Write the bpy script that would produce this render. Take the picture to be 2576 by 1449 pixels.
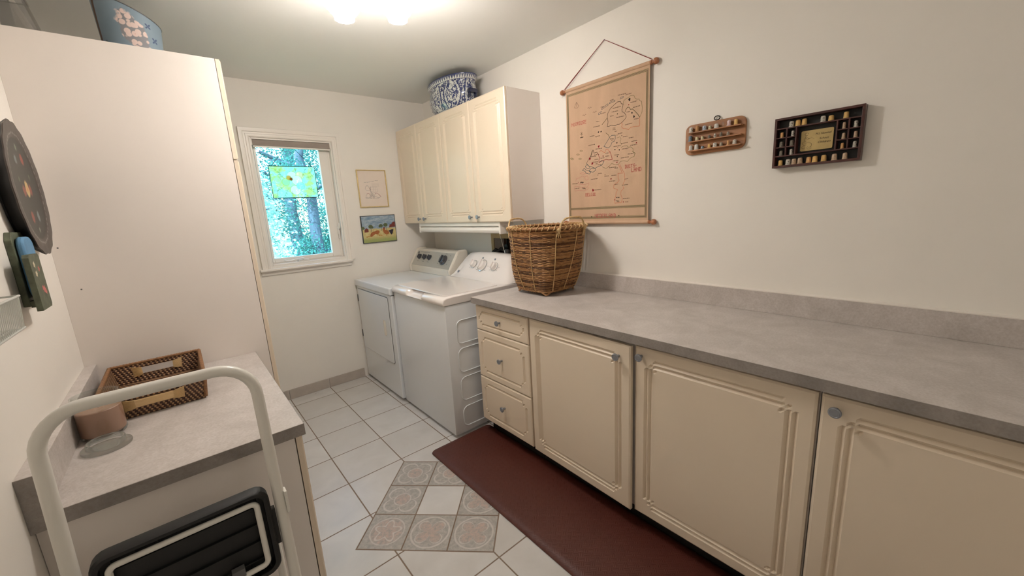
import bpy, math, random
from math import sin, cos, pi, radians as R
from mathutils import Vector, Matrix
random.seed(7)
SC = bpy.context.scene
COL = SC.collection
for o in list(bpy.data.objects):
    bpy.data.objects.remove(o)

# ------------------------------------------------------------------ camera, sky, sun, exposure
def look(yaw, pitch, roll):
    ya, p, r = R(yaw), R(pitch), R(roll)
    f = Vector((sin(ya)*cos(p), cos(ya)*cos(p), sin(p)))
    x = f.cross(Vector((0, 0, 1))).normalized(); u = x.cross(f)
    x, u = x*cos(r)+u*sin(r), -x*sin(r)+u*cos(r)
    return Matrix(((x.x, u.x, -f.x), (x.y, u.y, -f.y), (x.z, u.z, -f.z))).to_4x4()
cd = bpy.data.cameras.new('camera'); cam = bpy.data.objects.new('camera', cd); COL.objects.link(cam)
cam.matrix_world = Matrix.Translation((-1.9654, -3.4942, 1.4304)) @ look(39.9554, -11.4244, -3.2269)
cd.sensor_fit = 'HORIZONTAL'; cd.sensor_width = 36.0; cd.lens = 36.0*989.8/2576; cd.clip_start = 0.02; cd.clip_end = 200
SC.camera = cam
SC.cycles.transparent_max_bounces = 32
SC.view_settings.view_transform = 'Standard'; SC.view_settings.look = 'None'
SC.view_settings.exposure = 0.12; SC.view_settings.gamma = 1.0; SC.view_settings.use_curve_mapping = False
world = bpy.data.worlds.new('sky'); SC.world = world; world.use_nodes = True
wn = world.node_tree.nodes; wl = world.node_tree.links
sky = wn.new('ShaderNodeTexSky'); sky.sky_type = 'NISHITA'; sky.sun_disc = False
sky.sun_elevation = R(52); sky.sun_rotation = R(250); sky.air_density = 1.2
wl.new(sky.outputs[0], wn['Background'].inputs['Color'])
wn['Background'].inputs['Strength'].default_value = 1.05
sd = bpy.data.lights.new('sun', 'SUN'); sd.energy = 11.0; sd.angle = R(.6); sd.color = (.76, .93, 1.0)
sun = bpy.data.objects.new('sun', sd); COL.objects.link(sun)
sun.rotation_euler = Vector((.62, .42, -.66)).to_track_quat('-Z', 'Y').to_euler()
LAMP = 97.0; LAMPCOL = (1.0, .92, .85)      # glow of the two ceiling lamp globes

hd = bpy.data.lights.new('fill_light', 'POINT'); hd.energy = 8.0; hd.shadow_soft_size = .16; hd.color = (1.0, .92, .82)  # added fill light behind the camera, stands for no real fixture
fill = bpy.data.objects.new('fill_light', hd); COL.objects.link(fill); fill.location = (-1.15, -5.4, 2.15)

# ------------------------------------------------------------------ materials
def srgb(r, g, b):
    f = lambda c: (c/12.92 if c <= .04045 else ((c+.055)/1.055)**2.4)
    return (f(r/255), f(g/255), f(b/255), 1.0)
class X:                                     # tiny expression wrapper over Math nodes
    def __init__(s, nt, v): s.nt, s.v = nt, v
    def op(s, o, *a):
        n = s.nt.nodes.new('ShaderNodeMath'); n.operation = o
        for i, q in enumerate((s,)+a):
            q = q.v if isinstance(q, X) else q
            if isinstance(q, (int, float)): n.inputs[i].default_value = q
            else: s.nt.links.new(q, n.inputs[i])
        return X(s.nt, n.outputs[0])
    def __add__(s, b): return s.op('ADD', b)
    def __radd__(s, b): return s.op('ADD', b)
    def __sub__(s, b): return s.op('SUBTRACT', b)
    def __rsub__(s, b): return X(s.nt, b).op('SUBTRACT', s)
    def __mul__(s, b): return s.op('MULTIPLY', b)
    def __rmul__(s, b): return s.op('MULTIPLY', b)
    def __truediv__(s, b): return s.op('DIVIDE', b)
    def __lt__(s, b): return s.op('LESS_THAN', b)
    def __gt__(s, b): return s.op('GREATER_THAN', b)
    def abs(s): return s.op('ABSOLUTE')
    def floor(s): return s.op('FLOOR')
    def frac(s): return s.op('FRACT')
    def min(s, b): return s.op('MINIMUM', b)
    def max(s, b): return s.op('MAXIMUM', b)
    def sin(s): return s.op('SINE')
    def sqrt(s): return s.op('SQRT')
    def clamp(s): return s.op('MAXIMUM', 0.0).op('MINIMUM', 1.0)
def atan2(a, b): return a.op('ARCTAN2', b)
def base(name, rough=.5, metal=0.0, **kw):
    m = bpy.data.materials.new(name); m.use_nodes = True
    b = m.node_tree.nodes['Principled BSDF']
    b.inputs['Roughness'].default_value = rough; b.inputs['Metallic'].default_value = metal
    for k, v in kw.items():
        b.inputs[{'coat': 'Coat Weight', 'coat_rough': 'Coat Roughness', 'trans': 'Transmission Weight', 'ior': 'IOR', 'spec': 'Specular IOR Level', 'alpha': 'Alpha', 'sheen': 'Sheen Weight'}[k]].default_value = v
    return m, m.node_tree, b
def coords(nt, kind='Object'):
    t = nt.nodes.new('ShaderNodeTexCoord'); s = nt.nodes.new('ShaderNodeSeparateXYZ')
    nt.links.new(t.outputs[kind], s.inputs[0])
    return t.outputs[kind], X(nt, s.outputs[0]), X(nt, s.outputs[1]), X(nt, s.outputs[2])
def noise(nt, vec, scale, detail=3.0, rough=.55, stretch=None, dist=0.0):
    if stretch:
        mp = nt.nodes.new('ShaderNodeMapping'); mp.inputs['Scale'].default_value = stretch
        nt.links.new(vec, mp.inputs[0]); vec = mp.outputs[0]
    n = nt.nodes.new('ShaderNodeTexNoise'); n.inputs['Scale'].default_value = scale
    n.inputs['Detail'].default_value = detail; n.inputs['Roughness'].default_value = rough; n.inputs['Distortion'].default_value = dist
    nt.links.new(vec, n.inputs['Vector'])
    return X(nt, n.outputs[0])
def mix(nt, f, a, b):
    n = nt.nodes.new('ShaderNodeMix'); n.data_type = 'RGBA'
    for sock, v in ((n.inputs[0], f), (n.inputs[6], a), (n.inputs[7], b)):
        v = v.v if isinstance(v, X) else v
        if isinstance(v, (int, float)): sock.default_value = v
        elif isinstance(v, tuple): sock.default_value = v
        else: nt.links.new(v, sock)
    return n.outputs[2]
def bump(nt, b, h, dist=.001, strength=1.0):
    n = nt.nodes.new('ShaderNodeBump'); n.inputs['Distance'].default_value = dist; n.inputs['Strength'].default_value = strength
    nt.links.new(h.v, n.inputs['Height']); nt.links.new(n.outputs[0], b.inputs['Normal'])
def plain(name, col, rough=.5, metal=0.0, var=0.0, vs=8.0, bmp=0.0, bs=300.0, stretch=None, **kw):
    m, nt, b = base(name, rough, metal, **kw)
    c = srgb(*col)
    if var or bmp:
        vec = coords(nt)[0]
    if var:
        k = 1-var
        f = ((noise(nt, vec, vs, 4, stretch=stretch)-.3)*2.5).clamp()
        nt.links.new(mix(nt, f, (c[0]*k, c[1]*k, c[2]*k, 1), c), b.inputs['Base Color'])
    else:
        b.inputs['Base Color'].default_value = c
    if bmp: bump(nt, b, noise(nt, vec, bs, 2, stretch=stretch), bmp)
    return m
def wood(name, c1, c2, scale=30, stretch=(1, .12, 1), rough=.45):
    m, nt, b = base(name, rough)
    vec = coords(nt)[0]
    f = ((noise(nt, vec, scale, 5, .6, stretch)-.32)*2.8).clamp()
    nt.links.new(mix(nt, f, srgb(*c1), srgb(*c2)), b.inputs['Base Color'])
    bump(nt, b, f, .0006)
    return m
M = {}
M['wall'] = plain('wall_paint', (241, 236, 228), .62, var=.03, vs=3, bmp=.00015, bs=260)
M['ceiling'] = plain('ceiling_paint', (244, 244, 240), .85, var=.02, vs=2, bmp=.0003, bs=200)
M['trim'] = plain('trim_gloss_paint', (240, 234, 226), .35, var=.02, vs=5)
M['white'] = plain('white_melamine', (238, 230, 223), .38, var=.02, vs=4, bmp=.0001, bs=500)
M['cream'] = plain('cream_foil', (232, 216, 194), .36, var=.025, vs=5, bmp=.00008, bs=600)
M['enamel'] = plain('white_enamel', (224, 227, 230), .22, var=.01, vs=5, coat=.3)
M['washer_plastic'] = plain('glossy_white_plastic', (240, 234, 230), .13, var=.01, vs=5, coat=.4)
M['bone'] = plain('bone_plastic', (225, 218, 205), .25, var=.02, vs=9)
M['pewter'] = plain('brushed_pewter', (150, 154, 162), .36, .6, var=.12, vs=90)
M['chrome'] = plain('chrome', (205, 208, 212), .14, 1.0, var=.05, vs=60)
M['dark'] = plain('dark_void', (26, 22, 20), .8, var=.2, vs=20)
M['black'] = plain('black_plastic', (11, 11, 12), .5, var=.2, vs=60, bmp=.0002, bs=700)
M['grey'] = plain('grey_plastic', (98, 98, 98), .45, var=.1, vs=40)
M['brass'] = plain('brass', (186, 164, 112), .42, .5, var=.1, vs=60)
M['iron'] = plain('dark_iron', (46, 40, 36), .45, .8, var=.1, vs=60)
M['tube'] = plain('white_painted_steel', (230, 227, 219), .3, var=.04, vs=9, coat=.2)
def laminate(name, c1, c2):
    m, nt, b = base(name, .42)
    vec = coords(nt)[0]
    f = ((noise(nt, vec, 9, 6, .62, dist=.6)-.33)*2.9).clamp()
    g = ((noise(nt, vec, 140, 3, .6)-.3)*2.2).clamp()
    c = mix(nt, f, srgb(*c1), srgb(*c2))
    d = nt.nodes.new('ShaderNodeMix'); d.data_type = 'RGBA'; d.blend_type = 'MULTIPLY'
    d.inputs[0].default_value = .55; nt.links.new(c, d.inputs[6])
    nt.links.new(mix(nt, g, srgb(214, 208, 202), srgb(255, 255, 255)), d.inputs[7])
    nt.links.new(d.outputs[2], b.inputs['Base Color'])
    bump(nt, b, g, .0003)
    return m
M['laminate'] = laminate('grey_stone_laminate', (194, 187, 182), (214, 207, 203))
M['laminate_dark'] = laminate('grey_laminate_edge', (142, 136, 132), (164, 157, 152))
M['glass'] = None
def glass_pane(name, tint, gloss=.06):
    m = bpy.data.materials.new(name); m.use_nodes = True; nt = m.node_tree; nt.nodes.remove(nt.nodes['Principled BSDF'])
    t = nt.nodes.new('ShaderNodeBsdfTransparent'); t.inputs[0].default_value = tint
    g = nt.nodes.new('ShaderNodeBsdfGlossy'); g.inputs['Roughness'].default_value = .02
    lw = nt.nodes.new('ShaderNodeLayerWeight'); lw.inputs[0].default_value = .5
    fr = (X(nt, lw.outputs['Facing']).op('POWER', 4.0)*.6+.06)
    x = nt.nodes.new('ShaderNodeMixShader'); nt.links.new(fr.v, x.inputs[0])
    nt.links.new(t.outputs[0], x.inputs[1]); nt.links.new(g.outputs[0], x.inputs[2])
    nt.links.new(x.outputs[0], nt.nodes['Material Output'].inputs[0])
    return m
M['pane'] = glass_pane('window_glass', (.80, .97, 1.0, 1))
M['clear'] = glass_pane('clear_thin_glass', (.93, .96, .95, 1))
M['film'] = glass_pane('clear_plastic_film', (.86, .86, .86, 1))
def emis(name, col, s):
    m, nt, b = base(name, .4)
    b.inputs['Base Color'].default_value = (.9, .88, .84, 1)
    b.inputs['Emission Color'].default_value = (*col, 1); b.inputs['Emission Strength'].default_value = s
    return m
M['lamp'] = emis('lit_opal_glass', LAMPCOL, LAMP)

def floor_mat():
    m, nt, b = base('ceramic_tile_floor', .3, spec=.8)
    vec, x, y, z = coords(nt)
    T = .3104
    tu = (x+1.4676)/.3088; tv = (y+.1656)/.3119
    eu = ((tu+.5).frac()-.5).abs()*.3088; ev = ((tv+.5).frac()-.5).abs()*.3119
    d1 = eu.min(ev)
    dx = x+1.1604; dy = y+1.881; s = 1/math.sqrt(2)
    a = (dx-dy)*s; bb = (dx+dy)*s
    inside = a.abs().max(bb.abs()) < .3045
    au = a/.203+.5; bv = bb/.203+.5
    la = au.frac()-.5; lb = bv.frac()-.5
    ci = au.floor(); cj = bv.floor()
    d2 = (.5-la.abs().max(lb.abs()))*.203
    dedge = (a.abs().max(bb.abs())-.3045).abs()
    d = (d1*(1-inside)+d2*inside).min(dedge)
    grout = ((.0034-d)/.0013).clamp()
    # relief ornament on the inset tiles
    r = (la*la+lb*lb).sqrt(); th = atan2(lb, la)
    q = (th*2).sin().abs()
    petals = (q.sqrt()*.37-r)
    ring = .025-(r-.425).abs()
    knot = .03-(r-(q.sqrt()*.27+.2)).abs()
    ivy = .03-(r-.24-(th*5).sin()*.07).abs()
    iscirc = ((ci*1.0) > .5).max((cj*1.0) < -.5)*(((ci+1).abs()+(cj+1).abs()) > .5)
    iscroll = ((ci+1).abs()+(cj+1).abs()) < .5
    plainc = (ci.abs()+cj.abs()) < .5
    wob = (noise(nt, vec, 45, 3)-.5)*.09
    orn = (ring.max(petals.abs()*-1+.02)*iscirc + (knot.max(.02-(r-.2).abs()))*(1-iscirc)*(1-iscroll) + ivy.max(.02-(r-.38).abs())*iscroll + wob*.35)
    line = ((orn+.004)/.02).clamp()
    pink = (((petals+wob)/.05).clamp()*iscirc + (((.21-r)+wob)/.05).clamp()*(1-iscirc)*(1-iscroll) + ((.4-r+wob*2)/.08).clamp()*iscroll)
    dec = inside*(1-plainc)
    n1 = ((noise(nt, vec, 6, 5, .55, dist=.5)-.25)*2).clamp()
    n2 = ((noise(nt, vec, 60, 4, .65)-.35)*3).clamp()
    # each tile its own tint
    tid = ((tu.floor()*12.9898+tv.floor()*78.233).sin()*43758.5).frac()
    tile = mix(nt, n1, srgb(204, 201, 198), srgb(221, 219, 217))
    tile = mix(nt, tid*.25, tile, srgb(178, 172, 165))
    deco = mix(nt, n2, srgb(156, 152, 147), srgb(186, 181, 174))
    deco = mix(nt, pink*.75*n2, deco, srgb(200, 168, 154))
    deco = mix(nt, line*.8, deco, srgb(208, 203, 197))
    c = mix(nt, dec, tile, deco)
    c = mix(nt, grout, c, srgb(132, 112, 95))
    nt.links.new(c, b.inputs['Base Color'])
    rr = .27+n1*.1+grout*.5+dec*.12
    nt.links.new(rr.v, b.inputs['Roughness'])
    bump(nt, b, (1-grout)*1.0+n1*.12+line*dec*.45+n2*.05, .0016)
    return m
M['floor'] = floor_mat()
M['base_tile'] = plain('tile_skirting', (190, 180, 170), .32, var=.14, vs=14, bmp=.0003, bs=60)
def mat_mat():
    m, nt, b = base('brown_vinyl_weave', .5)
    vec, x, y, z = coords(nt)
    s = 33.0
    u = (x+y)*s; v = (x-y)*s
    par = ((u.floor()+v.floor())*.5).frac()*2
    fu = u.frac()-.5; fv = v.frac()-.5
    strip = (fu*3).frac()*par+(fv*3).frac()*(1-par)
    h = (1-(strip-.5).abs()*1.6)*(1-(fu.abs().max(fv.abs())*1.9).op('POWER', 6)*.8)
    n = noise(nt, vec, 18, 4)
    nt.links.new(mix(nt, n, srgb(74, 32, 22), srgb(86, 40, 29)), b.inputs['Base Color'])
    bump(nt, b, h+n*.3, .0006)
    return m
M['vinyl'] = mat_mat()
def wicker(name, cols, s=90, stretch=(1, 1, .25)):
    m, nt, b = base(name, .5)
    vec, x, y, z = coords(nt)
    th = atan2(y, x)
    cb = nt.nodes.new('ShaderNodeCombineXYZ')
    for i, q in enumerate((th*.22, z*1.0, X(nt, 0.0)+z*0)): nt.links.new(q.v, cb.inputs[i])
    n = ((noise(nt, cb.outputs[0], 30, 4, .7, (1, 9, 1))-.32)*2.8).clamp()
    n2 = ((noise(nt, vec, 7, 2)-.4)*4).clamp()
    c = mix(nt, n, srgb(*cols[0]), srgb(*cols[1]))
    c = mix(nt, n2*.55, c, srgb(*cols[2]))
    nt.links.new(c, b.inputs['Base Color'])
    bump(nt, b, noise(nt, vec, 260, 3), .0006)
    return m
M['wicker'] = wicker('brown_wicker', ((112, 72, 42), (196, 150, 100), (160, 110, 66)))
M['wicker_dark'] = wicker('dark_wicker', ((70, 42, 24), (120, 80, 48), (96, 62, 36)))
M['wicker_light'] = wicker('light_wicker', ((150, 106, 64), (206, 162, 110), (178, 128, 80)))
M['cane'] = plain('pale_cane', (214, 180, 128), .42, var=.2, vs=40)
def tray_weave(name, horizontal=False):
    m, nt, b = base(name, .45)
    vec, x, y, z = coords(nt)
    n = nt.nodes.new('ShaderNodeNewGeometry'); s = nt.nodes.new('ShaderNodeSeparateXYZ')
    nt.links.new(n.outputs['True Normal'], s.inputs[0])
    isx = X(nt, s.outputs[0]).abs() > .6; isz = X(nt, s.outputs[2]).abs() > .6
    u = (y*isx+x*(1-isx))/.0135; v = (z*(1-isz)+y*isz)/.0078
    row = v.floor()
    k = (u+row*.28).frac()
    light = (k < .42)
    light = light*((v.frac()-.5).abs() < .42)
    nn = noise(nt, vec, 120, 3)
    c = mix(nt, light*1.0, mix(nt, nn, srgb(40, 20, 12), srgb(80, 46, 30)), mix(nt, nn, srgb(150, 112, 78), srgb(204, 166, 124)))
    nt.links.new(c, b.inputs['Base Color'])
    bump(nt, b, light*.6+(1-(v.frac()-.5).abs()*2)+(1-(k-.2).abs())*.4, .0014)
    return m
M['tray'] = tray_weave('two_tone_cane_weave')
M['tray_rim'] = plain('cane_binding', (158, 112, 72), .5, var=.6, vs=150)
M['pale_wood'] = wood('pale_wood', (222, 188, 136), (242, 214, 166), 40, (.3, 1, 1))
M['walnut'] = wood('mid_brown_wood', (136, 88, 50), (172, 118, 72), 26, (1, .12, 1))
M['mahogany'] = wood('dark_mahogany', (58, 28, 24), (80, 42, 36), 30, (1, .15, 1), .35)
M['dowel'] = wood('turned_maple', (152, 94, 60), (182, 122, 84), 30, (1, .3, 1), .35)
def pot_mat():
    m, nt, b = base('blue_and_white_porcelain', .12, coat=.5)
    vec, x, y, z = coords(nt)
    th = atan2(x, y*.6)
    cb = nt.nodes.new('ShaderNodeCombineXYZ')
    for i, q in enumerate((th*.19, z, z*0)): nt.links.new(q.v, cb.inputs[i])
    f = noise(nt, cb.outputs[0], 44, 4, .6, None, 1.6)
    g = noise(nt, cb.outputs[0], 13, 2, .5, None, 1.0)
    leaf = ((f-.465)*18).clamp()
    # scrolled cartouches: pairs of brackets repeated round the belly
    k = ((th*7/6.2832).frac()-.5).abs()
    zz = (z-.105)/.085
    br = (.035-(k-.42+zz*zz*.16).abs())/.02
    br = br.clamp()*((zz.abs()-1) < 0)
    body = leaf*(1-((.03-(k-.34+zz*zz*.16).abs())/.02).clamp()*((zz.abs()-1) < 0)).max(0)
    body = body.max(br)*((z-.023) > 0)
    tri = ((th*60/6.2832).frac()-.5).abs()*2
    band = ((z-.2) > 0)
    teeth = ((z-.2)/.024 > (1-tri))
    rimline = ((z-.2265) > 0).max(((z-.1995).abs()-.0012) < 0).max(((z-.02).abs()-.0012) < 0)
    blue = (body*(1-band)+teeth*band*(.45+f*.8)).max(rimline).clamp()
    deep = mix(nt, g, srgb(22, 30, 76), srgb(54, 68, 118))
    nt.links.new(mix(nt, blue, srgb(206, 210, 206), deep), b.inputs['Base Color'])
    return m
M['porcelain'] = pot_mat()
M['cobalt'] = plain('cobalt_glaze', (26, 32, 66), .15, coat=.4, var=.2, vs=60)
def hat_mat():
    m, nt, b = base('painted_blue_tin', .5)
    vec, x, y, z = coords(nt)
    th = atan2(x, 0-y)                       # 0 faces the room
    cb = nt.nodes.new('ShaderNodeCombineXYZ')
    for i, q in enumerate((th*.1, z, z*0)): nt.links.new(q.v, cb.inputs[i])
    vo = nt.nodes.new('ShaderNodeTexVoronoi'); vo.inputs['Scale'].default_value = 52
    nt.links.new(cb.outputs[0], vo.inputs['Vector'])
    d = X(nt, vo.outputs['Distance'])
    # flower head region
    u = (th-.12)*.1; v = z-.12
    w = noise(nt, vec, 30, 2)*.05-.025
    reg = (((u+v*.35)*(u+v*.35)*1.2+v*v*.35).sqrt()-.046+w)
    inr = ((0-reg)/.006).clamp()
    ctr = ((.09-d)/.04).clamp()
    flower = mix(nt, ((d-.50)/.10).clamp(), srgb(228, 206, 198), srgb(142, 142, 146))
    flower = mix(nt, ctr, flower, srgb(206, 120, 104))
    c = mix(nt, noise(nt, vec, 8, 2), srgb(118, 142, 156), srgb(150, 166, 180))
    # brown twig and leaves on the left side
    tw = ((.011-(th*.1+.128-v*.06*(v+.06)*8).abs())/.003).clamp()
    lf = ((.012-(((th*.1+.096)*(th*.1+.096)+(v+.062)*(v+.062)*.18).sqrt()))/.004).clamp()
    c = mix(nt, lf, c, srgb(66, 80, 62))
    c = mix(nt, tw, c, srgb(96, 68, 50))
    # butterflies
    for cu, cv, sc_ in ((.062, .155, 1.0), (.083, .105, 1.1)):
        du = th*.1-cu; dv = v+.12-cv
        rr = (du*du+dv*dv).sqrt(); tt = atan2(dv, du)
        wing = ((tt*2).sin().abs()*.014*sc_-rr)/.003
        c = mix(nt, wing.clamp(), c, srgb(74, 92, 124))
    c = mix(nt, inr, c, flower)
    nt.links.new(c, b.inputs['Base Color'])
    return m
M['hat'] = hat_mat()
def oval_mat():
    m, nt, b = base('painted_black_toleware', .38)
    vec, x, y, z = coords(nt)
    u = y/.175; v = z/.2
    r = (u*u+v*v).sqrt(); th = atan2(v, u)
    n = noise(nt, vec, 60, 3)
    rim = ((r-.75)/.02).clamp()
    c = mix(nt, rim, mix(nt, n, srgb(27, 27, 24), srgb(44, 44, 38)), mix(nt, n, srgb(50, 43, 39), srgb(72, 62, 56)))
    beads = (.02-(r-.82+(th*18).sin()*.006).abs())/.012*(((th*52).sin() > -.2)*.8+.2)
    c = mix(nt, beads.clamp()*.6, c, srgb(150, 146, 142))
    for cu, cv, rr, colr in ((.18, .46, .10, (142, 66, 54)), (-.22, .42, .08, (112, 120, 122)), (.2, .0, .10, (138, 70, 58)), (-.22, -.03, .10, (142, 74, 60)), (0, -.0, .13, (190, 160, 106)), (-.16, -.42, .10, (142, 66, 54)), (.24, -.4, .09, (116, 124, 124)), (-.35, .12, .05, (96, 110, 84)), (.36, .2, .05, (96, 110, 84)), (.05, -.62, .05, (120, 130, 110)), (.0, .62, .06, (120, 130, 110))):
        du = u-cu; dv = v-cv
        q = (du*du+dv*dv).sqrt()+(n-.5)*.09
        c = mix(nt, ((rr-q)/.03).clamp(), c, srgb(*colr))
        if rr > .12: c = mix(nt, ((.05-q)/.02).clamp(), c, srgb(196, 120, 70))
    nt.links.new(c, b.inputs['Base Color'])
    return m
M['tole'] = oval_mat()
M['green'] = plain('antique_green_paint', (100, 106, 84), .6, var=.5, vs=40)
M['blue_cloth'] = plain('blue_fabric', (98, 146, 184), .7, var=.2, vs=20, bmp=.0006, bs=400)
M['wire'] = plain('white_coated_wire', (206, 208, 202), .35, var=.04, vs=30)
M['linen'] = plain('tan_linen', (205, 171, 142), .85, var=.1, vs=16, bmp=.0006, bs=700, stretch=(1, 1, .25))
for k, c in dict(olive=(96, 90, 56), teal=(86, 104, 104), coral=(214, 130, 96), drab=(142, 132, 92), pink=(206, 144, 128), crimson=(160, 40, 48), dark=(92, 78, 62), rose=(186, 82, 78)).items():
    M['thread_'+k] = plain('thread_'+k, c, .8, var=.15, vs=200)
M['thread_black'] = plain('thread_black', (38, 32, 30), .8, var=.2, vs=200)
M['cord'] = plain('dark_red_cord', (150, 66, 62), .7, var=.3, vs=300)
M['wax'] = plain('tan_candle_wax', (170, 130, 110), .45, var=.05, vs=12)
M['gold'] = plain('gold_frame', (220, 196, 140), .35, .4, var=.15, vs=40)
M['paper'] = plain('ivory_paper', (232, 218, 206), .7, var=.03, vs=20)
M['ink'] = plain('grey_ink', (150, 142, 140), .7, var=.2, vs=90)
M['red_ink'] = plain('red_ink', (204, 118, 112), .7, var=.2, vs=90)
M['slate'] = plain('dark_frame', (58, 62, 66), .5, var=.15, vs=40)
M['barn_red'] = plain('barn_red', (122, 54, 46), .6, var=.3, vs=60)
M['leaf_paint'] = plain('tree_green_paint', (96, 108, 72), .6, var=.4, vs=90)
M['hen'] = plain('hen_brown', (176, 106, 58), .6, var=.35, vs=90)
M['tail'] = plain('tail_black', (56, 48, 62), .6, var=.3, vs=90)
M['chick'] = plain('chick_tan', (196, 150, 82), .6, var=.3, vs=90)
def scene_paint():
    m, nt, b = base('farm_painting', .55)
    vec, x, y, z = coords(nt)
    n = noise(nt, vec, 26, 4, .6, (1, 1, 3))
    skyc = mix(nt, ((n-.35)*3).clamp(), srgb(112, 140, 166), srgb(178, 190, 198))
    n2 = noise(nt, vec, 40, 4)
    fld = mix(nt, ((n2-.35)*3).clamp(), srgb(190, 172, 112), srgb(214, 202, 148))
    fld = mix(nt, ((.05-z+(n2-.5)*.05)/.03).clamp(), fld, srgb(160, 168, 104))
    nt.links.new(mix(nt, ((z-.112)/.012+(n2-.5)*2).clamp(), fld, skyc), b.inputs['Base Color'])
    return m
M['farm'] = scene_paint()
def suncatch():
    m = bpy.data.materials.new('painted_translucent_glass'); m.use_nodes = True; nt = m.node_tree
    b = nt.nodes['Principled BSDF']; out = nt.nodes['Material Output']
    vec, x, y, z = coords(nt)
    f = ((noise(nt, vec, 14, 4, .6, None, 1.2)-.42)*7).clamp()
    f2 = ((noise(nt, vec, 22, 2, .5, None, .8)-.5)*9).clamp()
    c = mix(nt, f, (.72, .98, .86, 1), (.88, .93, .46, 1))
    c = mix(nt, f2*.5, c, (.66, .96, .93, 1))
    for cx, cz, r, colr in ((-.01, .045, .036, (1, .98, .94, 1)), (.045, .05, .03, (1, .9, .6, 1)), (.02, .012, .038, (1, 1, .97, 1)), (.0, -.062, .036, (1, .98, .97, 1)), (.04, -.03, .03, (.62, .9, .9, 1)), (-.06, -.0, .026, (.72, .92, .6, 1)), (-.035, .032, .018, (.95, .6, .25, 1)), (-.02, .022, .012, (.5, .2, .08, 1))):
        du = x-cx; dv = z-cz
        q = (du*du+dv*dv).sqrt()
        c = mix(nt, ((r-q)/.004).clamp(), c, colr)
        c = mix(nt, ((.0016-(q-r).abs())/.001).clamp()*.7, c, (.62, .52, .16, 1))
    t = nt.nodes.new('ShaderNodeBsdfTransparent'); tl = nt.nodes.new('ShaderNodeBsdfTranslucent')
    nt.links.new(c, t.inputs[0]); nt.links.new(c, tl.inputs[0])
    s = nt.nodes.new('ShaderNodeMixShader'); s.inputs[0].default_value = .6
    nt.links.new(t.outputs[0], s.inputs[1]); nt.links.new(tl.outputs[0], s.inputs[2])
    nt.links.new(s.outputs[0], out.inputs[0]); nt.nodes.remove(b)
    return m
M['suncatch'] = suncatch()
M['lead'] = plain('dark_lead', (52, 62, 62), .5, .4, var=.1, vs=50)
M['twig'] = plain('painted_twig', (132, 128, 52), .6, var=.3, vs=60)
M['blind'] = plain('taupe_blind_fabric', (158, 146, 138), .8, var=.06, vs=30, bmp=.0003, bs=500)
M['silver_panel'] = plain('silver_console_panel', (186, 183, 174), .3, .3, var=.06, vs=6)
M['knob_grey'] = plain('dark_grey_knob', (84, 84, 88), .3, .3, var=.1, vs=30)
M['tan_box'] = plain('tan_plastic_box', (172, 150, 106), .6, var=.1, vs=20)
M['brown_void'] = plain('brown_stud_wood', (92, 68, 48), .8, var=.3, vs=20, stretch=(1, 1, .1))
def thim(name, col, metal=0.0, rough=.25, pattern=None, trans=0.0):
    m, nt, b = base(name, rough, metal, trans=trans)
    vec, x, y, z = coords(nt)
    c = mix(nt, noise(nt, vec, 120, 3), srgb(*[int(k*.82) for k in col]), srgb(*col))
    if pattern:
        f = ((noise(nt, vec, 190, 3, .6)-.52)*12).clamp()
        band = ((z-.004) > 0)*((.016-z) > 0)
        c = mix(nt, f*band, c, srgb(*pattern))
    nt.links.new(c, b.inputs['Base Color'])
    vo = nt.nodes.new('ShaderNodeTexVoronoi'); vo.inputs['Scale'].default_value = 900
    nt.links.new(vec, vo.inputs['Vector'])
    if metal: bump(nt, b, X(nt, vo.outputs['Distance']), .0006)
    return m
M['t_gold'] = thim('thimble_gold', (250, 206, 132), .35, .3)
M['t_silver'] = thim('thimble_silver', (226, 220, 208), .3, .3, (70, 66, 62))
M['t_pewter'] = thim('thimble_pewter', (182, 172, 156), .4, .35)
M['t_dark'] = thim('thimble_dark', (150, 142, 128), .35, .35, (52, 48, 46))
M['t_white'] = thim('thimble_white', (226, 222, 214), 0, .2)
M['t_pic'] = thim('thimble_picture', (224, 218, 206), 0, .2, (58, 58, 62))
M['t_blue'] = thim('thimble_blue', (198, 206, 216), 0, .2, (58, 74, 110))
M['t_bluegrey'] = thim('thimble_bluegrey', (122, 138, 150), 0, .25, (70, 84, 96))
M['t_tan'] = thim('thimble_tan', (188, 138, 88), 0, .5)
M['t_cream'] = thim('thimble_cream', (226, 212, 176), 0, .25, (140, 130, 76))
M['t_pink'] = thim('thimble_pink', (234, 208, 208), 0, .2, (206, 140, 150))
M['t_copper'] = thim('thimble_copper', (238, 186, 126), .35, .3)
M['t_cloth'] = thim('thimble_blush', (206, 176, 146), 0, .35, (150, 128, 100))
def thick_glass(name):
    m, nt, b = base(name, .03, trans=1.0, ior=1.4)
    b.inputs['Base Color'].default_value = (.96, .985, .975, 1)
    t = nt.nodes.new('ShaderNodeBsdfTransparent'); t.inputs[0].default_value = (.95, .97, .96, 1)
    s = nt.nodes.new('ShaderNodeMixShader'); s.inputs[0].default_value = .4
    nt.links.new(b.outputs[0], s.inputs[1]); nt.links.new(t.outputs[0], s.inputs[2])
    nt.links.new(s.outputs[0], nt.nodes['Material Output'].inputs[0])
    return m
M['lid'] = thick_glass('thick_clear_glass')
M['t_glass'] = M['clear']
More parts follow.
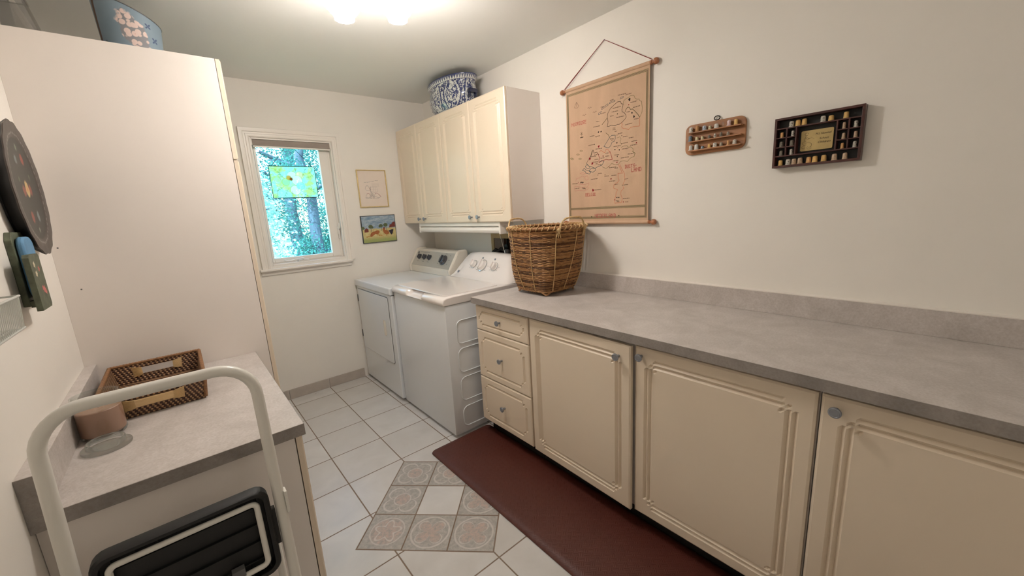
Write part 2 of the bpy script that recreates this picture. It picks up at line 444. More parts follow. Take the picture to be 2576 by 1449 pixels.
def leafmat(name, c1, c2):
    m, nt, b = base(name, .7, spec=.1)
    vec = coords(nt)[0]
    n = ((noise(nt, vec, 3.0, 4)-.3)*2.4).clamp()
    col = mix(nt, n, srgb(*c1), srgb(*c2))
    nt.links.new(col, b.inputs['Base Color'])
    tl = nt.nodes.new('ShaderNodeBsdfTranslucent'); nt.links.new(col, tl.inputs[0])
    s = nt.nodes.new('ShaderNodeMixShader'); s.inputs[0].default_value = .35
    nt.links.new(b.outputs[0], s.inputs[1]); nt.links.new(tl.outputs[0], s.inputs[2])
    nt.links.new(s.outputs[0], nt.nodes['Material Output'].inputs[0])
    return m
M['leaf'] = leafmat('green_leaves', (48, 108, 108), (100, 168, 156))
M['leaf_sunlit'] = leafmat('sunlit_leaves', (188, 226, 214), (232, 246, 240))  # sunlight painted into the leaf colour as near-white
M['bark'] = plain('grey_bark', (92, 104, 120), .9, var=.4, vs=14, bmp=.01, bs=30, stretch=(1, 1, .2))
M['grass'] = plain('lawn', (96, 140, 100), .9, var=.4, vs=3, bmp=.01, bs=60)

# ------------------------------------------------------------------ mesh builder
class MB:
    def __init__(s): s.v, s.f, s.m, s.k = [], [], [], 0
    def add(s, verts, faces, k=None):
        o = len(s.v); s.v += [tuple(q) for q in verts]
        for f in faces: s.f.append([i+o for i in f]); s.m.append(s.k if k is None else k)
        return s
    def box(s, x0, x1, y0, y1, z0, z1, k=None):
        x0, x1 = min(x0, x1), max(x0, x1); y0, y1 = min(y0, y1), max(y0, y1); z0, z1 = min(z0, z1), max(z0, z1)
        v = [(x, y, z) for z in (z0, z1) for y in (y0, y1) for x in (x0, x1)]
        return s.add(v, [(0, 2, 3, 1), (4, 5, 7, 6), (0, 1, 5, 4), (2, 6, 7, 3), (0, 4, 6, 2), (1, 3, 7, 5)], k)
    def bbox(s, x0, x1, y0, y1, z0, z1, b, k=None):      # box with chamfered edges
        x0, x1 = min(x0, x1), max(x0, x1); y0, y1 = min(y0, y1), max(y0, y1); z0, z1 = min(z0, z1), max(z0, z1)
        import bmesh
        bm = bmesh.new(); bmesh.ops.create_cube(bm, size=1)
        bmesh.ops.scale(bm, vec=(x1-x0, y1-y0, z1-z0), verts=bm.verts)
        bmesh.ops.translate(bm, vec=((x0+x1)/2, (y0+y1)/2, (z0+z1)/2), verts=bm.verts)
        bmesh.ops.bevel(bm, geom=list(bm.edges), offset=b, segments=2, affect='EDGES', profile=.6)
        bm.verts.index_update()
        v = [q.co[:] for q in bm.verts]; f = [[q.index for q in p.verts] for p in bm.faces]; bm.free()
        return s.add(v, f, k)
    def prism(s, pts, fn, a, b, k=None):                # polygon pts (u,v) swept along w from a to b, fn(u,v,w)->xyz
        n = len(pts)
        v = [fn(u, w, a) for u, w in pts]+[fn(u, w, b) for u, w in pts]
        f = [list(range(n))[::-1], list(range(n, 2*n))]+[(i, (i+1) % n, n+(i+1) % n, n+i) for i in range(n)]
        return s.add(v, f, k)
    def tube(s, pts, r, n=10, closed=False, cap=True, k=None):
        pts = [Vector(p) for p in pts]; N = len(pts); rr = r if isinstance(r, (list, tuple)) else [r]*N
        rings = []; up = None
        for i, p in enumerate(pts):
            if closed: t = (pts[(i+1) % N]-pts[i-1])
            else: t = pts[min(i+1, N-1)]-pts[max(i-1, 0)]
            t = t.normalized() if t.length > 1e-9 else Vector((0, 0, 1))
            if up is None:
                up = t.orthogonal().normalized()
            up = (up-t*up.dot(t)); up = up.normalized() if up.length > 1e-6 else t.orthogonal().normalized()
            w = t.cross(up)
            rings.append([p+(up*cos(2*pi*j/n)+w*sin(2*pi*j/n))*rr[i] for j in range(n)])
        v = [q for g in rings for q in g]; f = []
        for i in range(N if closed else N-1):
            a, b = i*n, ((i+1) % N)*n
            f += [(a+j, a+(j+1) % n, b+(j+1) % n, b+j) for j in range(n)]
        if cap and not closed: f += [list(range(n))[::-1], list(range((N-1)*n, N*n))]
        return s.add(v, f, k)
    def lathe(s, prof, c=(0, 0, 0), n=24, axis='z', sx=1.0, sy=1.0, k=None, close=True):   # prof: list of (r, h)
        v = []
        for r, h in prof:
            for j in range(n):
                a = 2*pi*j/n; p = (r*cos(a)*sx, r*sin(a)*sy, h)
                if axis == 'x': p = (h, p[0], p[1])
                if axis == '-x': p = (-h, p[0], -p[1])
                if axis == 'y': p = (p[0], h, p[1])
                v.append((p[0]+c[0], p[1]+c[1], p[2]+c[2]))
        f = []
        for i in range(len(prof)-1):
            f += [(i*n+j, i*n+(j+1) % n, (i+1)*n+(j+1) % n, (i+1)*n+j) for j in range(n)]
        if close: f += [list(range(n))[::-1], list(range((len(prof)-1)*n, len(prof)*n))]
        return s.add(v, f, k)
    def xf(s, mat, i0=0):
        s.v = s.v[:i0]+[tuple(mat @ Vector(q)) for q in s.v[i0:]]; return s
    def build(s, name, mats, parent=None, smooth=None, bevel=0.0, org=None):
        if not isinstance(mats, (list, tuple)): mats = [mats]
        root = parent
        while root is not None and root.parent is not None: root = root.parent
        o0 = Vector(root.location) if root is not None else Vector(org or (0, 0, 0))
        me = bpy.data.meshes.new(name)
        me.from_pydata([tuple(Vector(q)-o0) for q in s.v], [], s.f)
        for q in mats: me.materials.append(q)
        if len(mats) > 1: me.polygons.foreach_set('material_index', s.m)
        import bmesh
        bm = bmesh.new(); bm.from_mesh(me); bmesh.ops.recalc_face_normals(bm, faces=bm.faces); bm.to_mesh(me); bm.free()
        if smooth is not None:
            me.polygons.foreach_set('use_smooth', [True]*len(me.polygons))
            if hasattr(me, 'set_sharp_from_angle'): me.set_sharp_from_angle(angle=R(smooth))
        me.update()
        o = bpy.data.objects.new(name, me); COL.objects.link(o)
        if parent is not None: o.parent = parent
        else: o.location = o0
        if bevel:
            b = o.modifiers.new('bevel', 'BEVEL'); b.width = bevel; b.segments = 2; b.limit_method = 'ANGLE'; b.angle_limit = R(40)
        return o
def thing(name, label, cat, loc, group=None):
    o = bpy.data.objects.new(name, None); COL.objects.link(o); o.location = loc; o.empty_display_size = .05
    return tag(o, label, cat, group)
def tag(o, label, cat, group=None):
    o['label'] = label; o['category'] = cat
    if group: o['group'] = group
    return o
def struct(o): o['kind'] = 'structure'; return o
def arc(c, r, a0, a1, n, fn): return [fn(c[0]+r*cos(a0+(a1-a0)*i/n), c[1]+r*sin(a0+(a1-a0)*i/n)) for i in range(n+1)]
def rrect(u0, u1, v0, v1, r, n=5):
    p = []
    for cu, cv, a in ((u1-r, v1-r, 0), (u0+r, v1-r, pi/2), (u0+r, v0+r, pi), (u1-r, v0+r, 3*pi/2)):
        p += [(cu+r*cos(a+pi/2*i/n), cv+r*sin(a+pi/2*i/n)) for i in range(n+1)]
    return p
XF = lambda u, v, w: (w, u, v)      # polygon in (y,z) swept along x
YF = lambda u, v, w: (u, w, v)      # polygon in (x,z) swept along y
ZF = lambda u, v, w: (u, v, w)      # polygon in (x,y) swept along z
MAP_LINES=[["dark",0.0022,[[-2.0816,1.8497],[-2.0868,1.8721],[-2.082,1.8964],[-2.0848,1.9164],[-2.102,1.9385],[-2.1278,1.9532],[-2.15,1.9633],[-2.1672,1.9607],[-2.1718,1.9485],[-2.1841,1.9445],[-2.1795,1.9295],[-2.1749,1.918],[-2.1765,1.9077],[-2.1888,1.9014],[-2.1995,1.8881],[-2.2026,1.875],[-2.195,1.8666],[-2.178,1.8548],[-2.1592,1.847],[-2.1482,1.849],[-2.1338,1.844],[-2.108,1.8513],[-2.0948,1.8486],[-2.0816,1.8497]]],["olive",0.0025,[[-2.082,1.8951],[-2.0652,1.8814],[-2.0448,1.8656]]],["drab",0.002,[[-2.1841,1.9445],[-2.1872,1.9599],[-2.2024,1.9674],[-2.2174,1.9689],[-2.2292,1.9758],[-2.2498,1.9721],[-2.2558,1.9576],[-2.2674,1.9489],[-2.2804,1.9472],[-2.2819,1.9397],[-2.2934,1.9335],[-2.2979,1.904],[-2.2968,1.8804],[-2.2842,1.8577]]],["olive",0.0025,[[-2.2842,1.8577],[-2.2739,1.8742],[-2.2563,1.8936],[-2.2415,1.9076],[-2.2296,1.9077],[-2.2206,1.9206],[-2.2116,1.9226],[-2.201,1.9138],[-2.198,1.9033]]],["coral",0.002,[[-2.2842,1.8577],[-2.2831,1.8154],[-2.2539,1.8183],[-2.2301,1.8177],[-2.218,1.8086],[-2.1997,1.8169],[-2.178,1.8245],[-2.1734,1.833],[-2.178,1.8422],[-2.1718,1.8522]]],["teal",0.0018,[[-2.0216,1.9228],[-2.0217,1.9319],[-2.0423,1.9382],[-2.0388,1.9337],[-2.0301,1.9223],[-2.0216,1.9228]]],["teal",0.0018,[[-2.044,1.9456],[-2.0424,1.9524],[-2.0859,1.9674],[-2.0891,1.9604],[-2.044,1.9456]]],["teal",0.0018,[[-2.0957,1.9653],[-2.099,1.9722],[-2.1327,1.9759],[-2.1327,1.9697],[-2.0957,1.9653]]],["teal",0.0018,[[-2.1656,1.9734],[-2.1687,1.9813],[-2.1856,1.9823],[-2.1841,1.9765],[-2.1656,1.9734]]],["olive",0.002,[[-2.0713,1.8174],[-2.0879,1.8041],[-2.096,1.7896]]],["teal",0.0022,[[-2.057,1.7466],[-2.0741,1.7641],[-2.096,1.7883],[-2.1109,1.7976],[-2.1336,1.7951],[-2.1336,1.7757],[-2.127,1.7638],[-2.1123,1.7608],[-2.1057,1.7461],[-2.0906,1.7337],[-2.0773,1.737],[-2.0672,1.7425],[-2.057,1.7466]]],["drab",0.0015,[[-2.1432,1.778],[-2.1623,1.7814],[-2.1702,1.7698],[-2.1655,1.7526],[-2.1765,1.7355]]],["drab",0.002,[[-2.1718,1.7246],[-2.1843,1.7291],[-2.2092,1.728],[-2.2153,1.7195],[-2.2336,1.7181],[-2.2457,1.7075],[-2.2459,1.6898],[-2.2579,1.6831],[-2.252,1.6636]]],["dark",0.002,[[-1.9592,1.6929],[-1.9725,1.7218],[-1.98,1.7387],[-1.9868,1.7199],[-2.0082,1.7225],[-2.0116,1.7138],[-2.022,1.7069]]],["coral",0.002,[[-2.0222,1.7205],[-2.0362,1.7281],[-2.0533,1.7162],[-2.0635,1.7122],[-2.0704,1.7286],[-2.0872,1.7249],[-2.0971,1.7049]]],["dark",0.002,[[-1.9725,1.7334],[-1.9643,1.7082],[-1.9446,1.6871],[-1.9305,1.6694]]],["crimson",0.002,[[-2.0136,1.7162],[-2.0207,1.6979],[-2.028,1.6883],[-2.0204,1.6748],[-2.0221,1.663],[-2.0424,1.6692],[-2.0714,1.6742],[-2.0892,1.6692],[-2.1138,1.6689],[-2.1087,1.6864],[-2.1035,1.7012],[-2.0966,1.7161]]],["teal",0.0024,[[-1.9305,1.6694],[-1.9477,1.651],[-1.967,1.6458],[-1.9935,1.634],[-2.0125,1.6407],[-2.0421,1.6461],[-2.0569,1.6646],[-2.0425,1.6721],[-2.0239,1.6642]]],["teal",0.0024,[[-1.9202,1.6511],[-1.9357,1.6373],[-1.9514,1.6386],[-1.9554,1.6471],[-1.9323,1.6617],[-1.9202,1.6511]]],["teal",0.0024,[[-1.9511,1.6267],[-1.9668,1.6369],[-1.9935,1.634],[-1.9971,1.6218],[-1.9779,1.6135],[-1.9549,1.6203],[-1.9511,1.6267]]],["teal",0.0024,[[-1.8978,1.6323],[-1.9121,1.6429],[-1.9238,1.6326],[-1.9472,1.6241],[-1.9625,1.6135],[-1.9507,1.6057],[-1.9234,1.6145],[-1.9196,1.6239],[-1.8978,1.6323]]],["pink",0.002,[[-1.8791,1.6159],[-1.8995,1.6199],[-1.9233,1.6115],[-1.8992,1.6078],[-1.8791,1.6159]]],["pink",0.002,[[-1.8449,1.5726],[-1.8495,1.5878],[-1.8743,1.5902],[-1.8949,1.599],[-1.9149,1.591],[-1.9349,1.5982],[-1.9423,1.5764],[-1.9264,1.5717],[-1.9147,1.5849]]],["pink",0.002,[[-1.857,1.5606],[-1.8774,1.5512],[-1.9098,1.5471],[-1.9458,1.5548],[-1.9455,1.5427]]],["pink",0.002,[[-1.8309,1.5297],[-1.8355,1.5419],[-1.8688,1.5394],[-1.881,1.5323],[-1.9334,1.5314],[-1.9455,1.5427]]],["pink",0.002,[[-1.8309,1.5297],[-1.8389,1.5133],[-1.8682,1.5176],[-1.9049,1.5104],[-1.9331,1.5161],[-1.9452,1.5275]]],["drab",0.0018,[[-2.042,1.6374],[-2.071,1.6241],[-2.0889,1.6322],[-2.1102,1.6468],[-2.1345,1.6369],[-2.155,1.6388],[-2.1669,1.6512],[-2.1886,1.6527],[-2.2117,1.6458],[-2.2278,1.6601],[-2.2534,1.6676],[-2.2596,1.6828],[-2.2405,1.6961]]],["coral",0.002,[[-2.1516,1.6392],[-2.1652,1.6153],[-2.1787,1.586]]],["coral",0.002,[[-2.1618,1.6352],[-2.1787,1.6055],[-2.192,1.5847],[-2.1954,1.5482],[-2.1821,1.5268]]],["coral",0.002,[[-2.1787,1.5888],[-2.1498,1.5889],[-2.1515,1.5633],[-2.1583,1.5514],[-2.148,1.5409],[-2.1236,1.5286],[-2.1218,1.5115],[-2.1479,1.501],[-2.1374,1.4845],[-2.1356,1.4644],[-2.1268,1.4474],[-2.1302,1.4269],[-2.1719,1.4278],[-2.1787,1.4504],[-2.1685,1.4739],[-2.1702,1.4909],[-2.1888,1.5066],[-2.1821,1.5156]]],["dark",0.0014,[[-1.8471,1.9967],[-1.8698,1.9919],[-1.8795,2.0007],[-1.8632,2.0248],[-1.8513,2.0082],[-1.8471,1.9967]]],["dark",0.0014,[[-1.8632,2.0248],[-1.8625,2.0003]]],["dark",0.0014,[[-1.945,1.9731],[-1.9523,1.9769],[-1.9593,1.9701],[-1.9665,1.9752],[-1.9736,1.9724]]],["dark",0.0014,[[-1.9829,1.9425],[-1.9907,1.9462],[-1.9958,1.9404],[-2.0029,1.9463],[-2.0081,1.944]]],["dark",0.0014,[[-1.9059,1.9407],[-1.9133,1.9446],[-1.9205,1.9377],[-1.928,1.9444],[-1.9334,1.9419]]],["dark",0.0014,[[-1.8973,1.8528],[-1.8972,1.8221]]],["dark",0.0014,[[-1.8845,1.841],[-1.907,1.8386]]],["dark",0.0014,[[-1.8885,1.8501],[-1.897,1.8417],[-1.9054,1.8486]]],["dark",0.004,[[-1.8867,1.8216],[-1.9085,1.8217]]],["drab",0.002,[[-1.8801,1.7472],[-1.8916,1.7498],[-1.9028,1.744],[-1.8914,1.7414],[-1.8801,1.7472]]],["drab",0.002,[[-1.8545,1.7292],[-1.8662,1.732],[-1.8776,1.7261],[-1.866,1.7234],[-1.8545,1.7292]]],["drab",0.002,[[-1.8045,1.7125],[-1.8166,1.7153],[-1.8284,1.7094],[-1.8164,1.7066],[-1.8045,1.7125]]],["drab",0.002,[[-1.8693,1.7025],[-1.8815,1.7055],[-1.8935,1.6994],[-1.8813,1.6964],[-1.8693,1.7025]]],["drab",0.002,[[-1.8092,1.7085],[-1.8219,1.7115],[-1.8343,1.7053],[-1.8216,1.7023],[-1.8092,1.7085]]],["dark",0.0018,[[-2.0374,1.96],[-2.0593,1.9579]]],["dark",0.0018,[[-2.099,1.9798],[-2.1248,1.9815]]],["dark",0.0018,[[-2.1501,1.9956],[-2.2023,1.993]]],["dark",0.0018,[[-2.1993,1.9864],[-2.2366,1.9861]]],["dark",0.0018,[[-2.0353,1.9252],[-2.0707,1.9258]]],["dark",0.0018,[[-2.1165,1.9354],[-2.1687,1.9368]]],["dark",0.0018,[[-2.1116,1.9186],[-2.1515,1.9179]]],["dark",0.0018,[[-2.1001,1.8992],[-2.1244,1.8982]]],["dark",0.0018,[[-2.1403,1.8848],[-2.1919,1.8834]]],["dark",0.0018,[[-2.2056,1.8992],[-2.2267,1.8985]]],["dark",0.0018,[[-2.2279,1.941],[-2.269,1.9414]]],["dark",0.0018,[[-2.2429,1.9134],[-2.2864,1.9148]]],["dark",0.0018,[[-2.2507,1.8545],[-2.277,1.8543]]],["dark",0.0018,[[-2.195,1.8366],[-2.2419,1.8378]]],["dark",0.0018,[[-2.0038,1.8905],[-2.0262,1.8876]]],["dark",0.0018,[[-1.984,1.8634],[-2.0311,1.8629]]],["dark",0.0018,[[-1.958,1.8163],[-1.992,1.8161]]],["dark",0.0018,[[-1.9954,1.8088],[-2.0304,1.8097]]],["dark",0.0018,[[-1.9461,1.7672],[-1.9947,1.7681]]],["dark",0.0018,[[-1.9978,1.7403],[-2.045,1.739]]],["dark",0.0018,[[-2.1176,1.8341],[-2.1354,1.8322]]],["dark",0.0018,[[-2.116,1.8253],[-2.1369,1.8242]]],["dark",0.0018,[[-2.1289,1.814],[-2.1433,1.8141]]],["dark",0.0018,[[-2.1481,1.7979],[-2.1796,1.8002]]],["dark",0.0018,[[-2.1827,1.778],[-2.2105,1.7772]]],["dark",0.0018,[[-2.2182,1.7659],[-2.2483,1.766]]],["dark",0.0018,[[-2.235,1.7456],[-2.2707,1.7462]]],["dark",0.0018,[[-2.229,1.7263],[-2.2709,1.7263]]],["dark",0.0018,[[-2.1702,1.7441],[-2.2152,1.7449]]],["dark",0.0018,[[-2.122,1.7357],[-2.1686,1.7353]]],["dark",0.0018,[[-2.1749,1.7151],[-2.2169,1.7142]]],["dark",0.0018,[[-2.0976,1.7802],[-2.1238,1.7786]]],["dark",0.0018,[[-2.1075,1.7721],[-2.1238,1.7721]]],["dark",0.0018,[[-2.0668,1.7077],[-2.0904,1.7071]]],["dark",0.0018,[[-2.0667,1.6915],[-2.0937,1.6907]]],["dark",0.0018,[[-2.2124,1.6841],[-2.2489,1.683]]],["dark",0.0018,[[-2.1283,1.6901],[-2.159,1.6887]]],["dark",0.0018,[[-1.9866,1.7089],[-2.0115,1.7097]]],["dark",0.0018,[[-1.9642,1.7023],[-2.0022,1.7018]]],["dark",0.0018,[[-1.9906,1.6828],[-2.0168,1.6825]]],["dark",0.0018,[[-2.0316,1.685],[-2.0608,1.6855]]],["dark",0.0018,[[-2.1686,1.669],[-2.2197,1.6693]]],["dark",0.0018,[[-2.119,1.6598],[-2.1534,1.6584]]],["dark",0.0018,[[-2.0925,1.6261],[-2.1396,1.6251]]],["dark",0.0018,[[-2.1275,1.6194],[-2.1499,1.6192]]],["dark",0.0018,[[-2.0138,1.6024],[-2.0416,1.6011]]],["dark",0.0018,[[-2.0579,1.5821],[-2.0886,1.582]]],["dark",0.0018,[[-2.1063,1.5818],[-2.1412,1.5813]]],["dark",0.0018,[[-1.9618,1.5731],[-2.0115,1.5746]]],["dark",0.0018,[[-2.0901,1.5516],[-2.1324,1.5508]]],["dark",0.0018,[[-2.1921,1.554],[-2.2169,1.556]]],["dark",0.0018,[[-2.1271,1.5298],[-2.1514,1.5316]]],["dark",0.0018,[[-2.1753,1.5231],[-2.217,1.524]]],["dark",0.0018,[[-1.8149,1.5587],[-1.8611,1.5572]]],["dark",0.0018,[[-1.8352,1.5294],[-1.8727,1.5298]]],["dark",0.0018,[[-1.8932,1.5298],[-1.9173,1.5259]]],["dark",0.0018,[[-1.8971,1.5249],[-1.9232,1.5214]]],["dark",0.0018,[[-1.9838,1.5101],[-2.0349,1.5096]]],["dark",0.0018,[[-2.1821,1.4497],[-2.2256,1.4502]]],["dark",0.0018,[[-2.1355,1.4412],[-2.1582,1.4386]]],["dark",0.0018,[[-2.1425,1.435],[-2.1599,1.4336]]],["dark",0.0018,[[-2.1974,1.4309],[-2.2174,1.4305]]],["dark",0.0018,[[-1.9751,1.67],[-2.0166,1.668]]],["dark",0.0018,[[-1.9977,1.6585],[-2.0108,1.657]]],["dark",0.0018,[[-2.0126,1.651],[-2.0403,1.6492]]]]
MAP_SPOTS=[["black",0.009,-2.2234,1.9578],["crimson",0.004,-2.219,1.9332],["black",0.006,-2.2386,1.8887],["black",0.007,-2.2506,1.868],["black",0.006,-2.0203,1.8302],["black",0.006,-2.0375,1.8299],["crimson",0.008,-2.0209,1.752],["black",0.005,-2.1447,1.7532],["black",0.005,-2.1317,1.7186],["black",0.005,-2.1597,1.7133],["crimson",0.005,-2.2664,1.7345],["dark",0.003,-2.1749,1.7857],["dark",0.003,-2.1449,1.7933],["crimson",0.003,-2.1495,1.7265],["dark",0.003,-1.9912,1.7673],["dark",0.002,-2.0041,1.8033],["dark",0.004,-2.0513,1.6949],["olive",0.005,-2.1483,1.9022],["crimson",0.009,-1.9563,1.6915],["crimson",0.009,-1.9731,1.6629],["crimson",0.004,-2.05,1.6955],["crimson",0.005,-2.1448,1.6497],["crimson",0.006,-2.1044,1.5633],["crimson",0.009,-1.9761,1.5101],["black",0.007,-1.8858,1.5613],["black",0.007,-1.8988,1.5603],["black",0.005,-2.1443,1.4581],["black",0.005,-2.1565,1.4574],["crimson",0.004,-2.1303,1.4458],["crimson",0.004,-2.1855,1.4315],["crimson",0.004,-2.0907,1.632],["dark",0.003,-2.0136,1.5936],["dark",0.003,-2.0634,1.5903],["dark",0.004,-2.1466,1.6807],["crimson",0.003,-1.8634,1.5648],["olive",0.006,-1.9635,1.3529],["olive",0.006,-2.1563,1.3558]]
MAP_TEXT=[["NOORDZEE",[-1.8218,1.8956],[-1.9343,1.897]],["DUITS-",[-2.1953,1.6134],[-2.268,1.6122]],["LAND",[-2.2363,1.5898],[-2.2963,1.589]],["BELGIË",[-1.9182,1.4776],[-1.9948,1.4792]],["NEDERLAND",[-1.9869,1.3466],[-2.1352,1.3509]]]
RACK=[[0,[-2.56,1.7389],0.0098,0.024,"white thimble with dark picture"],[0,[-2.5894,1.7409],0.0084,0.026,"tan wooden thimble"],[0,[-2.6222,1.7405],0.009,0.0203,"blue and white thimble"],[0,[-2.6469,1.7407],0.0076,0.0162,"cream thimble with an olive band"],[0,[-2.6752,1.7394],0.009,0.0191,"plain grey-white thimble"],[0,[-2.7041,1.7417],0.0053,0.0211,"clear glass thimble"],[0,[-2.7287,1.7416],0.0097,0.0245,"pink and white thimble"],[0,[-2.7572,1.7406],0.0073,0.0236,"gold metal thimble"],[1,[-2.558,1.7],0.0094,0.0266,"blue-grey glazed thimble"],[1,[-2.5892,1.7014],0.0075,0.0167,"cream thimble"],[1,[-2.6147,1.7028],0.0066,0.0166,"brass-toned thimble"],[1,[-2.6455,1.7009],0.0069,0.0148,"silver-gilt thimble with a dark band"],[1,[-2.6706,1.7029],0.0047,0.0185,"narrow silver thimble"],[1,[-2.6968,1.7038],0.0058,0.0191,"dark silver thimble"],[1,[-2.7269,1.7047],0.0068,0.0166,"pewter thimble"],[2,[-2.5611,1.6592],0.0095,0.0235,"ivory thimble"],[2,[-2.5883,1.6577],0.0093,0.0241,"plain off-white thimble"],[2,[-2.6164,1.6616],0.007,0.0127,"pale blue low thimble"],[2,[-2.6472,1.6602],0.0076,0.0173,"amber gold thimble"],[2,[-2.6725,1.6603],0.0087,0.0186,"white thimble with a dark motif"],[2,[-2.6996,1.6608],0.0066,0.0162,"pewter thimble with a pale base"],[2,[-2.7291,1.6594],0.0056,0.0204,"copper gold thimble"],[2,[-2.7557,1.6598],0.0081,0.0195,"ridged silver thimble"]]
BOXT=[["top",[-2.9646,1.6875],0.0086,0.0229,"s"],["top",[-2.9856,1.6864],0.0085,0.0236,"g"],["top",[-3.0067,1.687],0.0083,0.0242,"g"],["top",[-3.0657,1.6864],0.0085,0.0226,"s"],["top",[-3.09,1.6911],0.0084,0.0198,"g"],["top",[-3.1337,1.6868],0.0077,0.0235,"g"],["left",[-2.9341,1.6525],0.0064,0.0215,"a"],["left",[-2.9713,1.6519],0.0057,0.0221,"s"],["left",[-2.9349,1.617],0.0077,0.0217,"d"],["left",[-2.9698,1.6155],0.0078,0.0223,"d"],["left",[-2.9357,1.5813],0.0069,0.0208,"d"],["left",[-2.9707,1.5804],0.0062,0.0224,"s"],["right",[-3.1308,1.6498],0.0056,0.0238,"c"],["right",[-3.1641,1.6497],0.0068,0.0234,"s"],["right",[-3.1324,1.6151],0.006,0.0222,"c"],["right",[-3.1666,1.6145],0.0061,0.0227,"c"],["right",[-3.1313,1.5795],0.0057,0.0208,"a"],["right",[-3.167,1.5795],0.0065,0.022,"s"],["bottom",[-2.9357,1.5443],0.0077,0.022,"g"],["bottom",[-2.9627,1.5431],0.0088,0.0227,"s"],["bottom",[-2.9824,1.5436],0.0083,0.0225,"c"],["bottom",[-3.0027,1.5422],0.0084,0.0232,"c"],["bottom",[-3.0311,1.5416],0.0082,0.0228,"a"],["bottom",[-3.0511,1.5419],0.0085,0.0235,"g"],["bottom",[-3.079,1.5421],0.0083,0.0241,"g"],["bottom",[-3.1111,1.5417],0.0084,0.0237,"c"],["bottom",[-3.1422,1.5421],0.0074,0.0234,"c"]]
W, H = 2.3147, 2.428          # room width, ceiling height; far wall y=0, right wall x=0, left wall x=-W
YB = -6.2                    # wall behind the camera

# ------------------------------------------------------------------ room shell
def wall_with_hole(name, fn, u0, u1, v0, v1, hu0, hu1, hv0, hv1, w0, w1, m):
    b = MB()
    for (a, c, d, e) in ((u0, hu0, v0, v1), (hu1, u1, v0, v1), (hu0, hu1, v0, hv0), (hu0, hu1, hv1, v1)):
        b.prism([(a, d), (c, d), (c, e), (a, e)], fn, w0, w1)
    return struct(b.build(name, m))
struct(MB().box(-W-.14, .14, YB-.14, .14, -.12, 0).build('floor', M['floor']))
struct(MB().box(-W-.14, .14, YB-.14, .14, H, H+.14).build('ceiling', M['ceiling']))
WX0, WX1, WZ0, WZ1 = -1.435, -.867, 1.095, 2.04
wall_with_hole('wall_far', YF, -W-.14, .14, 0, H, WX0, WX1, WZ0, WZ1, 0, .14, M['wall'])
wall_with_hole('wall_right', XF, YB-.14, 0, 0, H, -1.25, -.957, .93, 1.206, 0, .14, M['wall'])
struct(MB().box(-W-.14, -W, YB-.14, 0, 0, H).build('wall_left', M['wall']))
struct(MB().box(-W, 0, YB-.14, YB, 0, H).build('wall_back', M['wall']))
b = MB(); x = -1.706
for xe in (-1.4676+.0, -1.1588, -.85):
    b.box(x+.0012, xe-.0012, -.009, 0, 0, .0816); x = xe
o = struct(b.build('baseboard_far', M['base_tile'], bevel=.0015))

# window: casing, frame, sash, glass, sill, hardware
win = struct(thing('window_1', '', '', (-1.15, 0, 1.07)));
for k in ('label', 'category'): del win[k]
b = MB()
prof = [(0, 0), (0, .012), (.008, .016), (.02, .016), (.024, .012), (.034, .012), (.038, .019), (.052, .022), (.062, .022), (.064, .016), (.064, 0)]
def casing(b, pts):           # mitred moulding along pts (x,z) with inward side first
    n = len(pts); rings = []
    for i, (x, z) in enumerate(pts):
        rings.append([(x+prof_dir[i][0]*u, -w, z+prof_dir[i][1]*u) for u, w in prof])
    m = len(prof); v = [q for r in rings for q in r]; f = []
    for i in range(n-1):
        f += [(i*m+j, i*m+(j+1) % m, (i+1)*m+(j+1) % m, (i+1)*m+j) for j in range(m)]
    f += [list(range(m)), list(range((n-1)*m, n*m))]
    b.add(v, f)
prof_dir = [(-1, 0), (-1, 1), (1, 1), (1, 0)]
casing(b, [(WX0, 1.078), (WX0, WZ1), (WX1, WZ1), (WX1, 1.078)])
b.build('casing', M['trim'], win, smooth=25)
b = MB(); b.bbox(-1.516, -.828, -.042, .0, 1.060, 1.079, .005)
b.prism([(0, 1.06), (-.026, 1.06), (-.024, 1.052), (-.014, 1.046), (-.012, 1.030), (-.006, 1.024), (0, 1.022)], lambda u, v, w: (w, u, v), -1.508, -.836)
b.build('sill', M['trim'], win, bevel=.001)
b = MB()
for a in ((WX0, WX0+.012, .0, .14, WZ0, WZ1), (WX1-.012, WX1, .0, .14, WZ0, WZ1), (WX0+.012, WX1-.012, .0, .14, WZ1-.012, WZ1), (WX0+.012, WX1-.012, 0, .14, WZ0, WZ0+.012)): b.box(*a)
b.box(WX0+.012, WX0+.022, .05, .12, WZ0+.012, WZ1-.012); b.box(WX1-.03, WX1-.012, .05, .12, WZ0+.012, WZ1-.012)
b.box(WX0+.022, WX1-.03, .05, .12, WZ0+.012, WZ0+.02)
b.build('window_frame', M['trim'], win, bevel=.002)
GX0, GX1, GZ0, GZ1 = -1.397, -.962, 1.148, 1.985
b = MB()
for a in ((-1.413, GX0, GZ0-.033, 2.028), (GX1, -.897, GZ0-.033, 2.028)): b.bbox(a[0], a[1], .045, .085, a[2], a[3], .004)
b.bbox(GX0, GX1, .045, .085, GZ0-.033, GZ0, .004); b.bbox(GX0, GX1, .045, .085, GZ1, 2.028, .004)
b.build('sash', M['trim'], win)
MB().box(GX0-.004, GX1+.004, .062, .066, GZ0-.004, GZ1+.004).build('pane', M['pane'], win)
b = MB(); b.bbox(-.90, -.886, .028, .046, 1.30, 1.36, .004); b.tube([(-.893, .03, 1.335), (-.892, .012, 1.35), (-.890, .008, 1.392)], [.006, .006, .0045], 10)
b.tube([(-.893, .034, 1.3), (-.894, .03, 1.262)], .005, 8)
b.build('lock_handle', M['trim'], win, smooth=40)
